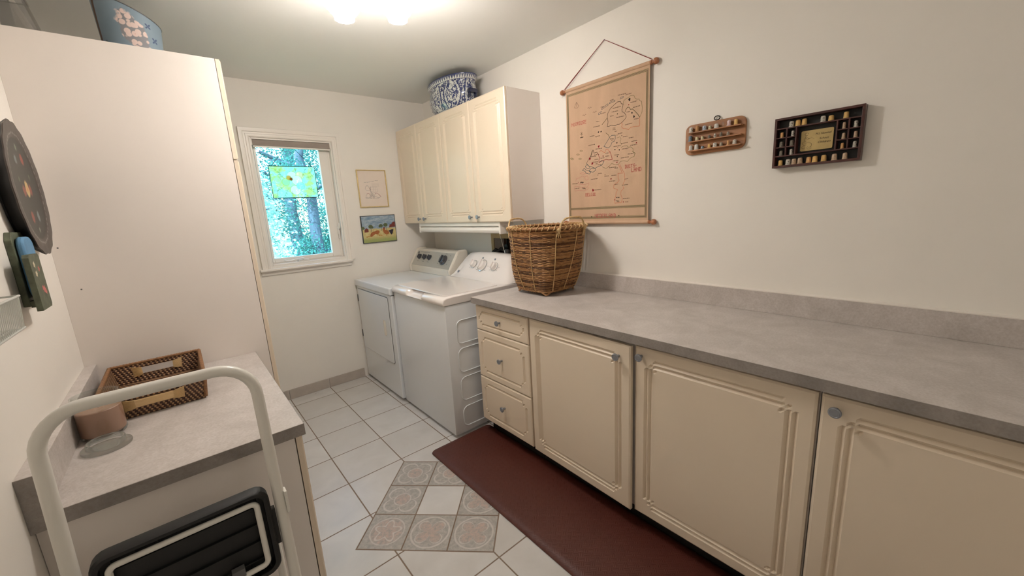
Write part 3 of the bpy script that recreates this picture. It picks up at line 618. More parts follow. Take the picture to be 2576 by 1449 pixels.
b = MB(); b.bbox(-1.24, -1.16, .012, .05, 1.107, 1.122, .004)
b.tube([(-1.2, .02, 1.122), (-1.2, .0, 1.13), (-1.255, -.006, 1.13), (-1.3, -.008, 1.122), (-1.335, -.006, 1.124)], [.006, .006, .005, .005, .004], 8)
b.lathe([(.003, 0), (.008, .003), (.008, .01), (.003, .014)], (-1.335, -.006, 1.122), 10)
b.build('crank', M['trim'], win, smooth=40)

# roller blind at the window head
rb = thing('roller_blind', 'taupe roller blind rolled up at the top of the window', 'blind', (-1.15, .02, 2.01))
b = MB(); b.tube([(-1.418, .022, 2.008), (-.882, .022, 2.008)], .0165, 18); b.build('roller', M['blind'], rb, smooth=40)
MB().bbox(-1.418, -.882, .003, .0055, 1.985, 2.026, .001).build('valance', M['blind'], rb)
MB().bbox(-1.418, -.882, .004, .014, 1.972, 1.984, .003).build('bottom_bar', M['trim'], rb)
MB().box(-1.423, -1.418, .004, .04, 1.988, 2.028).build('bracket', M['trim'], rb)
MB().box(-.882, -.879, .004, .04, 1.988, 2.028).build('bracket', M['trim'], rb)

# painted glass panel hanging in the window
sc = thing('suncatcher', 'painted glass panel with white blossoms hanging on cords in the window', 'ornament', (-1.175, .033, 1.727))
SX0, SX1, SZ0, SZ1 = -1.336, -1.014, 1.607, 1.845
b = MB(); b.tube([(SX0, .033, SZ0), (SX1, .033, SZ0), (SX1, .033, SZ1), (SX0, .033, SZ1)], .0035, 6, closed=True); b.build('lead_border', M['lead'], sc)
for p, q in (((-1.315, SZ1), (-1.213, 1.971)), ((-1.03, SZ1), (-1.141, 1.971))):
    MB().tube([(p[0], .033, p[1]), (q[0], .02, q[1])], .0016, 6).build('hanging_cord', M['lead'], sc)
b = MB(); b.box(SX0+.002, SX1-.002, .0315, .0345, SZ0+.002, SZ1-.002, 0); b.k = 1; rr = random.Random(3)
def twig(b, x, z, a, L, d):
    pts = [(x, .0307, z)]; n = 5
    for i in range(n):
        a += rr.uniform(-.3, .3); x += cos(a)*L/n; z += sin(a)*L/n
        x = min(max(x, SX0+.01), SX1-.01); z = min(max(z, SZ0+.01), SZ1-.01)
        pts.append((x, .0307, z))
        for sgn in (1, -1):
            aa = a+sgn*.8; l = .014
            e = (x+cos(aa)*l, z+sin(aa)*l)
            if SX0+.008 < e[0] < SX1-.008 and SZ0+.008 < e[1] < SZ1-.008:
                nx, nz = -sin(aa)*.0035, cos(aa)*.0035
                mx, mz = (x+e[0])/2, (z+e[1])/2
                b.tube([(x, .0307, z), (mx+nx, .0307, mz+nz), (e[0], .0307, e[1]), (mx-nx, .0307, mz-nz)], .0007, 4, closed=True)
    b.tube(pts, .0009, 4)
for x, z, a, L in ((-1.24, 1.75, 2.4, .10), (-1.27, 1.74, 1.9, .09), (-1.12, 1.76, .7, .11), (-1.09, 1.76, .35, .08), (-1.1, 1.68, -.2, .09), (-1.13, 1.66, -.8, .08), (-1.22, 1.68, -2.4, .1), (-1.25, 1.69, 3.3, .09), (-1.2, 1.66, -1.9, .07), (-1.06, 1.66, -.5, .07), (-1.16, 1.8, 1.0, .05), (-1.07, 1.79, .6, .06), (-1.29, 1.68, -2.0, .07)): twig(b, x, z, a, L, 0)
b.build('glass_panel', [M['suncatch'], M['twig']], sc)

# ------------------------------------------------------------------ cabinet fronts
def panel(Wd, Ht, fn, t=.019, c0=.05, p=.0135, dbl=True, D=.0045):
    bu = [0, .007, c0, c0+p/2, c0+p, c0+1.5*p, c0+2*p, c0+2.5*p, c0+3*p]
    bw = [q for q in bu if q < Wd/2-.002]; bh = [q for q in bu if q < Ht/2-.002]
    us = bw+[Wd-q for q in bw[::-1]]; vs = bh+[Ht-q for q in bh[::-1]]
    pits = []
    for mu in (0, 1):
        for mv in (0, 1):
            for k in ((1, 1), (2, 2)) if dbl else ((1, 1),):
                a, c = c0+k[0]*p, c0+k[1]*p
                u0, u1 = (a, a+p) if not mu else (Wd-a-p, Wd-a)
                v0, v1 = (c, c+p) if not mv else (Ht-c-p, Ht-c)
                pits.append((u0, u1, v0, v1))
    e = c0+2*p
    for k in (0, 1) if dbl else (0,):
        q = c0+k*p
        pits += [(e, Wd-e, q, q+p), (e, Wd-e, Ht-q-p, Ht-q), (q, q+p, e, Ht-e), (Wd-q-p, Wd-q, e, Ht-e)]
    def hgt(u, v):
        if u in (0, Wd) or v in (0, Ht): return -.0045
        d = 0
        for u0, u1, v0, v1 in pits:
            h = min(u1-u0, v1-v0)/2
            d = max(d, min(u-u0, u1-u, v-v0, v1-v)/h)
        return -D*min(max(d, 0), 1)
    nu, nv = len(us), len(vs); b = MB()
    V = [fn(u, v, hgt(u, v)) for v in vs for u in us]
    F = [(j*nu+i, j*nu+i+1, (j+1)*nu+i+1, (j+1)*nu+i) for j in range(nv-1) for i in range(nu-1)]
    o = len(V); V += [fn(0, 0, -t), fn(Wd, 0, -t), fn(Wd, Ht, -t), fn(0, Ht, -t)]
    F += [[i for i in range(nu)]+[o+1, o], [j*nu+nu-1 for j in range(nv)]+[o+2, o+1], [(nv-1)*nu+i for i in range(nu)][::-1]+[o+3, o+2][::1], [j*nu for j in range(nv)][::-1]+[o, o+3], (o, o+1, o+2, o+3)]
    F[-3] = [(nv-1)*nu+i for i in range(nu-1, -1, -1)]+[o+3, o+2]
    return b.add(V, F)
KN = [(.0055, 0), (.0055, .013), (.0065, .017), (.0125, .020), (.0158, .0235), (.0158, .0265), (.0148, .0285), (.012, .0295), (.0115, .0288), (.0, .0295)]
def knob(parent, c, axis='-x', s=1.0):
    b = MB(); b.lathe([(r*s, h*s) for r, h in KN], (0, 0, 0), 20, axis, close=False)
    b.xf(Matrix.Translation(c)); return b.build('knob', M['pewter'], parent, smooth=35)

# base cabinets along the right wall
XFc = -.6343; CB, CT = .11, .866
def base_cab(name, label, y0, y1):
    r = thing(name, label, 'cabinet', (-.3, (y0+y1)/2, 0), 'cream base cabinets under the long worktop')
    b = MB(); b.box(-.6135, -.004, y1, y0, CB, .8765); b.box(-.555, -.1, y1, y0, 0, CB); b.build('carcass', [M['white']], r)
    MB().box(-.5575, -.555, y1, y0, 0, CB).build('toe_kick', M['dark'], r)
    return r
flat = lambda y0, z0: (lambda u, v, w: (XFc-w, y0-u, z0+v))
def swung(y0, z0, a):
    ca, sa = cos(R(a)), sin(R(a))
    return lambda u, v, w: (XFc-.001-w*ca-u*sa, y0-u*ca+w*sa, z0+v)
c1 = base_cab('drawer_cabinet', 'cream three-drawer base cabinet beside the washing machine', -1.541, -2.019)
for z0, z1, kz in ((.7135, .8625, .792), (.4075, .7095, .562), (.1085, .4035, .259)):
    d = panel(.4695, z1-z0, flat(-1.5430, z0), c0=.034 if z1-z0 > .2 else .027, p=.0185 if z1-z0 > .2 else .0165, dbl=False, D=.009).build('drawer', M['cream'], c1)
    knob(d, (XFc, -1.7775, kz))
c2 = base_cab('door_cabinet', 'cream base cabinet with its door slightly ajar, right of the drawers', -2.021, -2.6485)
d = panel(.6185, .757, swung(-2.0265, .105, 1.6), c0=.041, p=.0182, D=.009).build('door', M['cream'], c2); knob(d, (XFc-.017, -2.5885, .809))
c3 = base_cab('door_cabinet', 'wide cream base cabinet second from the drawers, knob at upper left of its door', -2.6505, -3.2545)
d = panel(.597, .757, flat(-2.6545, .105), c0=.041, p=.0185, D=.009).build('door', M['cream'], c3); knob(d, (XFc, -2.684, .826))
c4 = base_cab('door_cabinet', 'cream base cabinet nearest the camera, cut off by the right edge', -3.2565, -3.872)
d = panel(.607, .757, flat(-3.2605, .105), c0=.041, p=.0185, D=.009).build('door', M['cream'], c4); knob(d, (XFc, -3.296, .826))

# worktop on the right
wt = thing('worktop', 'long grey laminate worktop with a low backsplash along the right wall', 'countertop', (-.33, -2.7, .88))
MB().bbox(-.6593, -.0, -4.3, -1.539, .8785, .9163, .0015).build('slab', M['laminate'], wt)
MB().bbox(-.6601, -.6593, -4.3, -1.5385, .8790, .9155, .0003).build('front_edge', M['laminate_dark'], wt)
MB().bbox(-.0347, -.0, -4.3, -1.539, .9163, 1.0094, .0015).build('backsplash', M['laminate'], wt)
MB().box(-.0347, 0, -4.3, -1.539, 1.0094, 1.0125).build('caulk_strip', M['trim'], wt)

# wall cabinets above the machines
def wall_cab(label, y0, y1, ym):
    r = thing('wall_cabinet', label, 'cabinet', (-.15, (y0+y1)/2, 1.346), 'cream wall cabinets above the washer and dryer')
    MB().box(-.2815, -.002, y1, y0, 1.346, 2.158).build('carcass', M['white'], r)
    for a, c, ky in ((y0-.001, ym+.0015, ym+.045), (ym-.0015, y1+.001, ym-.045)):
        fn = lambda u, v, w, a=a: (-.3025-w, a-u, 1.346+v)
        d = panel(a-c, .812, fn, c0=.045, p=.016, D=.0045).build('door', M['cream'], r); knob(d, (-.3025, ky, 1.3835), s=.95)
    return r
wall_cab('cream double-door wall cabinet in the far corner', -.002, -.7605, -.372)
wall_cab('cream double-door wall cabinet with exposed white side above the washer', -.7625, -1.5375, -1.152)
ul = thing('under_cabinet_light', 'unlit white fluorescent light under the wall cabinets', 'light fixture', (-.22, -.8, 1.346))
MB().bbox(-.285, -.16, -1.40, -.25, 1.3175, 1.3455, .004).build('housing', M['trim'], ul)
b = MB(); b.tube([(-.262, -.262, 1.290), (-.262, -1.392, 1.290)], .0225, 20); b.build('diffuser', M['trim'], ul, smooth=40)
for y in (-.257, -1.397): MB().bbox(-.288, -.236, y-.007, y+.007, 1.264, 1.3175, .003).build('end_cap', M['trim'], ul)

# ------------------------------------------------------------------ tall cabinet and desk on the left
tc = thing('tall_cabinet', 'tall white cabinet with cream doors on the left, reaching to the far wall', 'cabinet', (-2.0, -.65, 0))
TX = -1.7071
b = MB(); b.bbox(-W, TX, -1.3054, -.004, .09, 2.1226, .001); b.box(-W, TX-.06, -1.3, -.004, 0, .09); b.build('carcass', M['white'], tc)
for y0, y1 in ((-1.3054, -.657), (-.653, -.006)):
    for z0, z1, dbl in ((.1, 1.709, True), (1.714, 2.1226, True)):
        fn = lambda u, v, w, y0=y0, z0=z0: (TX+.021+w, y0+u, z0+v)
        d = panel(y1-y0, z1-z0, fn, c0=.056).build('door', M['cream'], tc)
        ky = y1-.03 if y0 < -1 else y0+.03
        knob(d, (TX+.021, ky, z0+.05 if z0 > 1 else z1-.6), 'x')
for p in ((-2.2963, 1.3798), (-2.2659, 1.219)):
    b = MB(); b.lathe([(.0027, 0), (.0027, .0006), (0, .0008)], (0, 0, 0), 12, 'y', close=False)
    b.xf(Matrix.Translation((p[0], -1.3054, p[1])) @ Matrix.Rotation(pi, 4, 'Z')); b.build('shelf_pin_hole', M['grey'], tc)
DH, DX = .8242, -1.762
dk = thing('low_cabinet', 'white low cabinet with a cream door under the left worktop', 'cabinet', (-2.05, -1.76, 0))
b = MB(); b.box(-W+.018, -1.79, -2.208, -1.3064, .09, DH-.0385); b.box(-W+.02, -1.85, -2.16, -1.3064, 0, .09); b.build('carcass', M['white'], dk)
MB().box(-W+.001, -W+.0175, -2.2, -1.32, .09, DH-.0385).build('filler_strip', M['white'], dk)
b = MB(); b = panel(.9, .68, lambda u, v, w: (-1.768+w, -2.207+u, .1+v), c0=.056); d = b.build('door', M['cream'], dk); knob(d, (-1.768, -1.36, .74), 'x')
lw = thing('worktop', 'short grey laminate worktop in front of the tall white cabinet', 'countertop', (-2.05, -1.76, DH-.0375))
MB().bbox(-W, DX, -2.2261, -1.3064, DH-.0375, DH, .0015).build('slab', M['laminate'], lw)
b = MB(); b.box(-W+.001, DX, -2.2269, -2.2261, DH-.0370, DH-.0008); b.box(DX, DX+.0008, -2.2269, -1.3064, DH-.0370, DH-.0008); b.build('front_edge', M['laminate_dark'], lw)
MB().bbox(-W, -W+.0335, -2.2261, -1.3064, DH, DH+.0966, .0015).build('backsplash', M['laminate'], lw)
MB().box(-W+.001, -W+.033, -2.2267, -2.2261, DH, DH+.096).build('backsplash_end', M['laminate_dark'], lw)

# ------------------------------------------------------------------ dryer
dr = thing('clothes_dryer', 'white clothes dryer with silver control panel in the far corner', 'dryer', (-.45, -.39, 0))
DY0, DY1, DXF = -.02, -.742, -.826
b = MB(); b.bbox(DXF, -.12, DY1, DY0, .025, .845, .006); b.box(DXF+.05, -.13, DY1+.02, DY0-.02, 0, .025); b.build('body', M['enamel'], dr)
MB().bbox(DXF-.012, -.12, DY1-.003, DY0+.003, .849, .904, .009).build('top_panel', M['enamel'], dr)
b = MB(); b.prism(rrect(-.672, -.05, .295, .822, .02), XF, DXF-.007, DXF); d = b.build('door', M['enamel'], dr, bevel=.003)
b = MB(); b.tube([(DXF-.0005, y, z) for y, z in rrect(-.6745, -.0475, .2925, .8245, .022)], .0022, 6, closed=True); b.build('door_gasket', M['grey'], dr)
b = MB(); b.bbox(DXF-.011, DXF-.006, -.594, -.556, .512, .632, .002); b.bbox(DXF-.020, DXF-.010, -.594, -.586, .514, .630, .003); b.build('door_pull', M['bone'], d)
for z in (.74, .42): MB().bbox(DXF-.01, DXF-.001, -.046, -.034, z-.03, z+.03, .002).build('hinge', M['grey'], dr)
b = MB(); b.prism([(-.305, .904), (-.305, .958), (-.212, 1.094), (-.19, 1.104), (-.13, 1.104), (-.12, 1.09), (-.12, .904)], lambda u, v, w: (u, w, v), DY1+.03, DY0-.028); con = b.build('console', M['bone'], dr, bevel=.004)
for a, c in ((DY1-.002, DY1+.03), (DY0-.028, DY0+.002)):
    b = MB(); b.prism([(-.315, .902), (-.318, .955), (-.222, 1.104), (-.195, 1.116), (-.128, 1.116), (-.117, 1.1), (-.117, .902)], lambda u, v, w: (u, w, v), a, c); b.build('console_end', M['bone'], dr, bevel=.012)
# sloped face frame: local s along slope, y, outward
A_, B_ = Vector((-.305, 0, .958)), Vector((-.212, 0, 1.094)); sl = (B_-A_).normalized(); nn = Vector((-sl.z, 0, sl.x))
def onface(A, sl, nn, s, y, w): return A+sl*s+nn*w+Vector((0, y, 0))
b = MB(); b.prism([(.008, -.705), (.157, -.705), (.157, -.055), (.008, -.055)], lambda u, v, w: onface(A_, sl, nn, u, v, w), .0005, .003, 0); b.k = 1; bpanel = b
def dial(parent, A, sl, nn, s, y, r, h, mats, name='dial', n=24, grip=True):
    mt = Matrix((Vector((0, 1, 0)), sl, nn)).transposed().to_4x4()
    P = onface(A, sl, nn, s, y, .003)
    b = MB(); b.lathe([(r*1.12, 0), (r*1.12, h*.18), (r*.98, h*.25), (r*.86, h*.95), (r*.8, h), (0, h)], n=n, close=False)
    if grip: b.bbox(-r*.16, r*.16, -r*.84, r*.84, h*.9, h*1.35, r*.08)
    b.xf(Matrix.Translation(P) @ mt); return b.build(name, mats, parent, smooth=35)
for y in (-.142, -.236, -.325): dial(dr, A_, sl, nn, .095, y, .024, .02, M['knob_grey'])
dial(dr, A_, sl, nn, .085, -.575, .041, .03, M['knob_grey'], 'timer_dial')
b = bpanel
for y, s, l in ((-.142, .05, .03), (-.236, .05, .034), (-.325, .05, .034), (-.49, .12, .02), (-.50, .05, .02), (-.65, .13, .02), (-.655, .09, .022), (-.648, .05, .02), (-.575, .145, .03)):
    b.prism([(s, y-l/2), (s+.003, y-l/2), (s+.003, y+l/2), (s, y+l/2)], lambda u, v, w: onface(A_, sl, nn, u, v, w), .003, .0035)
b.prism([(.142, -.29), (.1445, -.29), (.1445, -.12), (.142, -.12)], lambda u, v, w: onface(A_, sl, nn, u, v, w), .003, .0035)
b.prism([(.137+.01*sin(t), -.085+.018*cos(t)) for t in [i*pi/6 for i in range(12)]], lambda u, v, w: onface(A_, sl, nn, u, v, w), .003, .0036)
b.build('control_panel', [M['silver_panel'], M['grey']], dr)

# ------------------------------------------------------------------ washing machine
ws = thing('washing_machine', 'white top-loading washing machine between dryer and drawer cabinet', 'washing machine', (-.45, -1.12, 0))
WY0, WY1, WXF = -.7575, -1.481, -.812
b = MB(); b.bbox(WXF, -.11, WY1, WY0, .02, .878, .014); b.box(WXF+.04, -.12, WY1+.03, WY0-.03, 0, .02); b.build('body', M['enamel'], ws, smooth=40)
for z0, z1, xo in ((.622, .77, 0), (.432, .588, .0), (.24, .396, -.004), (.062, .196, -.008)):
    b = MB(); b.tube([(x, WY1-.0005, z) for x, z in rrect(-.742+xo*0, -.16, z0, z1, .035)], .004, 6, closed=True); b.build('side_rib', M['enamel'], ws, smooth=60)
# plastic top with a rounded front lip and a hand recess
b = MB(); b.k = 0
ys = [WY0+.002]+[WY0-.012]+[-1.0, -1.012, -1.04, -1.09, -1.14, -1.19, -1.215, -1.228]+[WY1+.012, WY1-.002]
for q in ((WXF-.013, -.10),):
    pr = lambda rec: [(-.10, .8785), (WXF-.008, .8785), (WXF-.015, .888), (WXF-.016+rec, .903), (WXF-.008+rec*1.2, .918), (WXF+.008+rec*1.3, .926-rec*.2), (WXF+.05, .930), (-.36, .930), (-.10, .930)]
    rings = []
    for y in ys:
        rec = .04 if -1.2 <= y <= -1.03 else (.02 if y in (-1.012, -1.215) else 0)
        ins = .006 if y in (WY0+.002, WY1-.002) else 0
        rings.append([(u+(ins if u < -.7 else 0), y, v-(ins*.6 if v > .9 else 0)) for u, v in pr(rec)])
    m_ = len(rings[0]); V = [p for r_ in rings for p in r_]; F = []
    for i in range(len(ys)-1): F += [(i*m_+j, i*m_+(j+1) % m_, (i+1)*m_+(j+1) % m_, (i+1)*m_+j) for j in range(m_)]
    F += [list(range(m_)), list(range((len(ys)-1)*m_, len(ys)*m_))]
    b.add(V, F)
b.build('top_deck', M['washer_plastic'], ws, smooth=50, bevel=.003)
b = MB(); b.prism(rrect(-.786, -.372, -1.448, -.79, .022), ZF,   .9302, .9345); lid = b.build('lid', M['washer_plastic'], ws, bevel=.004)
b = MB(); b.tube([(x, y, .9308) for x, y in rrect(-.789, -.369, -1.451, -.787, .024)], .0018, 6, closed=True); b.build('lid_gap', M['washer_plastic'], ws)
# console
yc = (WY0+WY1)/2; hwb, hwt = (WY0-WY1)/2+.002, .268
def con_ring(t, x, z, n=6):   # horizontal bar section
    hw = hwb+(hwt-hwb)*t
    return x, z, hw
face = [(0.0, -.340, .930), (.06, -.318, .942), (.14, -.302, .955), (.5, -.253, 1.02), (.88, -.205, 1.082), (1.0, -.186, 1.097), (1.0, -.16, 1.102), (1.0, -.11, 1.098), (.5, -.10, 1.02), (0.0, -.10, .930)]
V = []; F = []
us = [-1, -.985, -.95, -.88, -.5, 0, .5, .88, .95, .985, 1]
for t, x, z in face:
    hw = hwb+(hwt-hwb)*(t**1.2)
    for u in us:
        e = max(abs(u)-.86, 0)/.14
        dx = .05*(e**2.6)*(1 if x < -.14 else 0); dz = -.02*(e**2.2)*(1 if t >= .88 else 0)
        V.append((x+dx, yc+u*hw, z+dz+(0.012*(1-u*u) if t >= .88 else 0)))
n_ = len(us); m_ = len(face)
for i in range(m_): 
    F += [(i*n_+j, i*n_+j+1, ((i+1) % m_)*n_+j+1, ((i+1) % m_)*n_+j) for j in range(n_-1)]
F += [[i*n_ for i in range(m_)], [i*n_+n_-1 for i in range(m_)]]
bcon = MB(); bcon.add(V, F, 0); bcon.k = 1
A2, B2 = Vector((-.302, 0, .955)), Vector((-.205, 0, 1.082)); s2 = (B2-A2).normalized(); n2 = Vector((-s2.z, 0, s2.x))
for y, r, s in ((-1.012, .028, .088), (-1.122, .040, .085), (-1.267, .028, .086)):
    dial(ws, A2, s2, n2, s, y, r, .03, M['washer_plastic'], 'dial')
    b = MB(); mt = Matrix((Vector((0, 1, 0)), s2, n2)).transposed().to_4x4()
    b.lathe([(r*1.13, 0), (r*1.2, 0), (r*1.2, .006), (r*1.13, .007)], n=28, close=False); b.xf(Matrix.Translation(onface(A2, s2, n2, s, y, .002)) @ mt); b.build('dial_ring', M['chrome'], ws, smooth=40)
b = bcon; fa = lambda u, v, w: onface(A2, s2, n2, u, v, w)
def dash(s, y, l, h=.0028): b.prism([(s, y-l/2), (s+h, y-l/2), (s+h, y+l/2), (s, y+l/2)], fa, .0012, .002)
for y in (-1.012, -1.122, -1.267):
    r = .05 if y == -1.122 else .037
    for i in range(8):
        t = -2.2+i*4.4/7; dash(.086+r*1.3*cos(t), y+r*1.3*sin(t), .014 if y == -1.122 else .007, .002)
    dash(.135 if y != -1.122 else .148, y-.01, .04)
for i in range(7): dash(.143+.004*(i % 2), -1.115-.018*i, .006, .006)
dash(.145, -1.05, .035); dash(.142, -1.265, .02); dash(.136, -1.265, .02)
b.build('console', [M['washer_plastic'], M['grey']], ws, smooth=50)
for y in (-1.088, -1.236):
    dial(ws, A2, s2, n2, .146, y, .0085, .006, M['pewter'], 'push_button', 14, False)
b = MB(); b.lathe([(.012, 0), (.012, .0015), (.0, .0016)], n=20, close=False); b.xf(Matrix.Translation(onface(A2, s2, n2, .012, -.852, .001)) @ mt); b.build('round_emblem', M['pewter'], ws)

# ------------------------------------------------------------------ laundry valve box in the wall
vb = thing('laundry_valve_box', 'tan recessed valve box in the wall behind the washer', 'valve box', (0, -1.1, 1.07))
b = MB()
for a in ((-1.285, -.925, 1.203, 1.240), (-1.285, -.925, .90, .933), (-.960, -.925, .933, 1.203), (-1.285, -1.247, .933, 1.203)): b.box(-.006, 0, a[0], a[1], a[2], a[3])
b.build('frame', M['tan_box'], vb)
b = MB(); b.box(.1, .105, -1.249, -.958, .931, 1.205); b.build('back_panel', M['brown_void'], vb)
for y in (-1.05, -1.13):
    b = MB(); b.tube([(.06, y, 1.20), (.06, y, 1.06), (.02, y, 1.05)], .010, 10); b.lathe([(.006, 0), (.022, .004), (.022, .012), (.006, .016)], (.04, y, 1.13), 14, 'x'); b.build('valve', M['iron'], vb, smooth=40)
b = MB(); b.tube([(.02, -1.05, 1.05), (-.015, -1.045, 1.10), (-.04, -1.02, 1.115), (-.06, -1.0, 1.09), (-.065, -.99, 1.0), (-.065, -.99, .9)], .015, 12); b.build('hose', M['black'], vb, smooth=50)
b = MB(); b.tube([(.02, -1.13, 1.05), (-.02, -1.12, 1.10), (-.045, -1.095, 1.125), (-.07, -1.06, 1.09), (-.075, -1.05, .9)], .016, 12); b.build('hose', M['black'], vb, smooth=50)
b = MB(); b.lathe([(.02, 0), (.02, .14), (.016, .145), (.016, .15)], (-.035, -1.155, .975), 16); b.build('drain_pipe', M['grey'], vb, smooth=40)
b = MB(); b.tube([(-.165, -1.2152, 1.3172), (-.15, -1.2252, 1.2417), (-.15, -1.2720, 1.1036)], .002, 6)
tag(b.build('power_cord', M['wire'], None, org=(-.15, -1.2720, 1.1036)), 'thin white cord hanging from the under-cabinet light before the recessed valve box', 'cord')

# ------------------------------------------------------------------ floor mat
b = MB()
def mat_ring(ins, z): return [(x, y, z) for x, y in rrect(-1.005+ins, -.56-ins, -4.1+ins, -1.487-ins, .03, 6)]
V = []; F = []; rings = [mat_ring(.002, 0), mat_ring(0, .004), mat_ring(.004, .010), mat_ring(.02, .016), mat_ring(.034, .018)]
n_ = len(rings[0]); V = [p for r_ in rings for p in r_]
for i in range(len(rings)-1): F += [(i*n_+j, i*n_+(j+1) % n_, (i+1)*n_+(j+1) % n_, (i+1)*n_+j) for j in range(n_)]
F += [list(range(n_)), list(range((len(rings)-1)*n_, len(rings)*n_))]
tag(b.add(V, F).build('floor_mat', M['vinyl'], smooth=60, org=(-.78, -2.8, 0)), 'long dark brown woven-texture mat on the floor before the base cabinets', 'mat')
# ------------------------------------------------------------------ laundry basket on the worktop
bk = thing('laundry_basket', 'round brown wicker laundry basket with loop handles on the worktop', 'basket', (-.262, -1.79, .9163))
BC0, BC1, BZ0, BZ1 = Vector((-.262, -1.79, 0)), Vector((-.262, -1.815, 0)), .9245, 1.312
def bprof(t):      # mean radius and squareness at height t 0..1
    r = .128+.097*(1-(1-t)**1.7)
    n = 2+5.5*max(0, 1-t*1.2)**2.4
    return r, n
def bpt(t, a, off=0.0):
    r, n = bprof(t); ca, sa = cos(a), sin(a)
    k = (abs(ca)**n+abs(sa)**n)**(-1/n)
    c = BC0.lerp(BC1, t)
    return Vector((c.x+(r*k+off)*ca, c.y+(r*k+off)*sa, BZ0+(BZ1-BZ0)*t))
b = MB(); rr = random.Random(11)
NS, NA = 78, 104
for i in range(NS):
    t = .045+.945*i/(NS-1); ph = i % 2; V = []; F = []
    j1 = [rr.uniform(-.0016, .0016) for _ in range(13)]; rad = .0028 if t > .14 else .0022
    big = .0036 if t > .84 else rad
    for j in range(NA):
        a = 2*pi*j/NA
        w = .0026*cos(26*a/1+pi*ph)
        q = a/(2*pi)*13; z = j1[int(q) % 13]*(1-q % 1)+j1[(int(q)+1) % 13]*(q % 1)
        for du, dz in ((big, 0), (0, big*.95), (-big, 0), (0, -big*.95)):
            p = bpt(t, a, w+du); V.append((p.x, p.y, p.z+z+dz))
    tone = rr.choice((0, 0, 1, 2, 2)); left = rr.randint(6, 26); bias = (0, 0, 0, 1, 2, 2, 2) if i % 9 not in (4, 5) else (0, 1, 1, 1)
    o4 = len(b.v); b.v += [tuple(q) for q in V]
    for j in range(NA):
        k = (j+1) % NA
        if left == 0: tone = rr.choice(bias); left = rr.randint(5, 24)
        left -= 1
        for m in range(4): b.f.append([o4+j*4+m, o4+j*4+(m+1) % 4, o4+k*4+(m+1) % 4, o4+k*4+m]); b.m.append(tone)
b.build('woven_wall', [M['wicker'], M['wicker_dark'], M['wicker_light']], bk, smooth=80)
b = MB()
for j in range(52):
    a = 2*pi*(j+.5)/52
    b.tube([bpt(.02+.97*k/7, a, -.001) for k in range(8)], .0021, 5)
b.build('stakes', M['wicker'], bk, smooth=80)
b = MB(); q = [bpt(.045, 2*pi*j/40, -.004) for j in range(40)]
b.add([(p.x, p.y, p.z) for p in q]+[(p.x, p.y, p.z-.006) for p in q], [list(range(40)), list(range(40, 80))[::-1]]+[(j, (j+1) % 40, 40+(j+1) % 40, 40+j) for j in range(40)])
b.build('bottom', M['wicker'], bk)
for s in (.0, .5, 1.0, 1.5):
    a = pi/4+s*pi; p = bpt(.0, a, -.012); b = MB()
    b.tube([bpt(.075, a-.28, 0), bpt(.01, a-.05, -.001), bpt(.006, a, 0), bpt(.01, a+.05, -.001), bpt(.075, a+.28, 0)], [.005, .0065, .0075, .0065, .005], 7)
    b.build('corner_foot', M['wicker'], bk, smooth=60)
b = MB()
for a in (3.5, 4.15, 4.75, 5.4, .3, 1.2, 2.1, 2.85):
    b.tube([bpt(.06+.93*k/9, a, .0052) for k in range(10)], .0026, 5)
b.build('pale_strips', M['cane'], bk, smooth=60)
b = MB()
for o, z in ((.007, 0), (-.006, .002)):
    b.tube([bpt(1, 2*pi*j/72, o)+Vector((0, 0, z)) for j in range(72)], .0075, 8, closed=True)
b.build('rim', M['wicker'], bk, smooth=60)
b = MB(); ring = []
for j in range(46*12+1):
    th = 2*pi*j/12; p = bpt(1, 2*pi*j/(46*12), .001+.0165*cos(th)); ring.append((p.x, p.y, p.z+.0108*sin(th)))
b.tube(ring, .0029, 5)
b.build('rim_lashing', M['cane'], bk, smooth=60)
for am in (4.62, 1.75):
    b = MB(); pts = []
    for k in range(17):
        u = -1+2*k/16; p = bpt(1, am+u*.42, .012); pts.append((p.x, p.y, p.z-.03+.083*(1-u**4)**.6 if abs(u) < 1 else p.z-.03))
    b.tube(pts, [.005+.0012*sin(k*2.2) for k in range(17)], 8)
    for u in (-1, 1):
        p = bpt(.97, am+u*.42, .013)
        for d in (-.06, 0, .06):
            q = bpt(.86, am+u*.42+d, .011); b.tube([p, q], .0032, 6)
        q = bpt(.99, am+u*.42+.05, .02); b.lathe([(.0, -.012), (.011, -.006), (.012, .004), (.006, .012), (0, .013)], tuple(p), 8, close=False)
    b.build('handle', M['cane'], bk, smooth=60)

# ------------------------------------------------------------------ porcelain planter on the wall cabinet
pt = thing('porcelain_planter', 'blue and white oval porcelain planter on top of the wall cabinets', 'planter', (-.163, -.775, 2.1582))
prof = [(.66, 0), (.70, .004), (.71, .016), (.735, .022), (.84, .045), (.93, .08), (.955, .115), (.94, .15), (.905, .178), (.895, .19), (.915, .198), (.965, .21), (1.0, .226), (1.0, .2315), (.975, .2325), (.93, .214), (.87, .19), (.9, .14), (.85, .08), (.7, .03), (0, .028)]
b = MB(); b.lathe(prof, (-.163, -.763, 2.1582), 72, sx=.143, sy=.273, close=False); b.build('bowl', M['porcelain'], pt, smooth=50)
for s in (-1, 1):
    y = -.763+s*.273*.95
    b = MB(); b.bbox(-.200, -.126, y-.02*s, y+s*.026, 2.158+.098, 2.158+.128, .008)
    for x in (-.196, -.144): b.bbox(x, x+.014, y-.015*s, y+s*.012, 2.158+.072, 2.158+.102, .005)
    b.build('handle', M['cobalt'], pt, smooth=40)

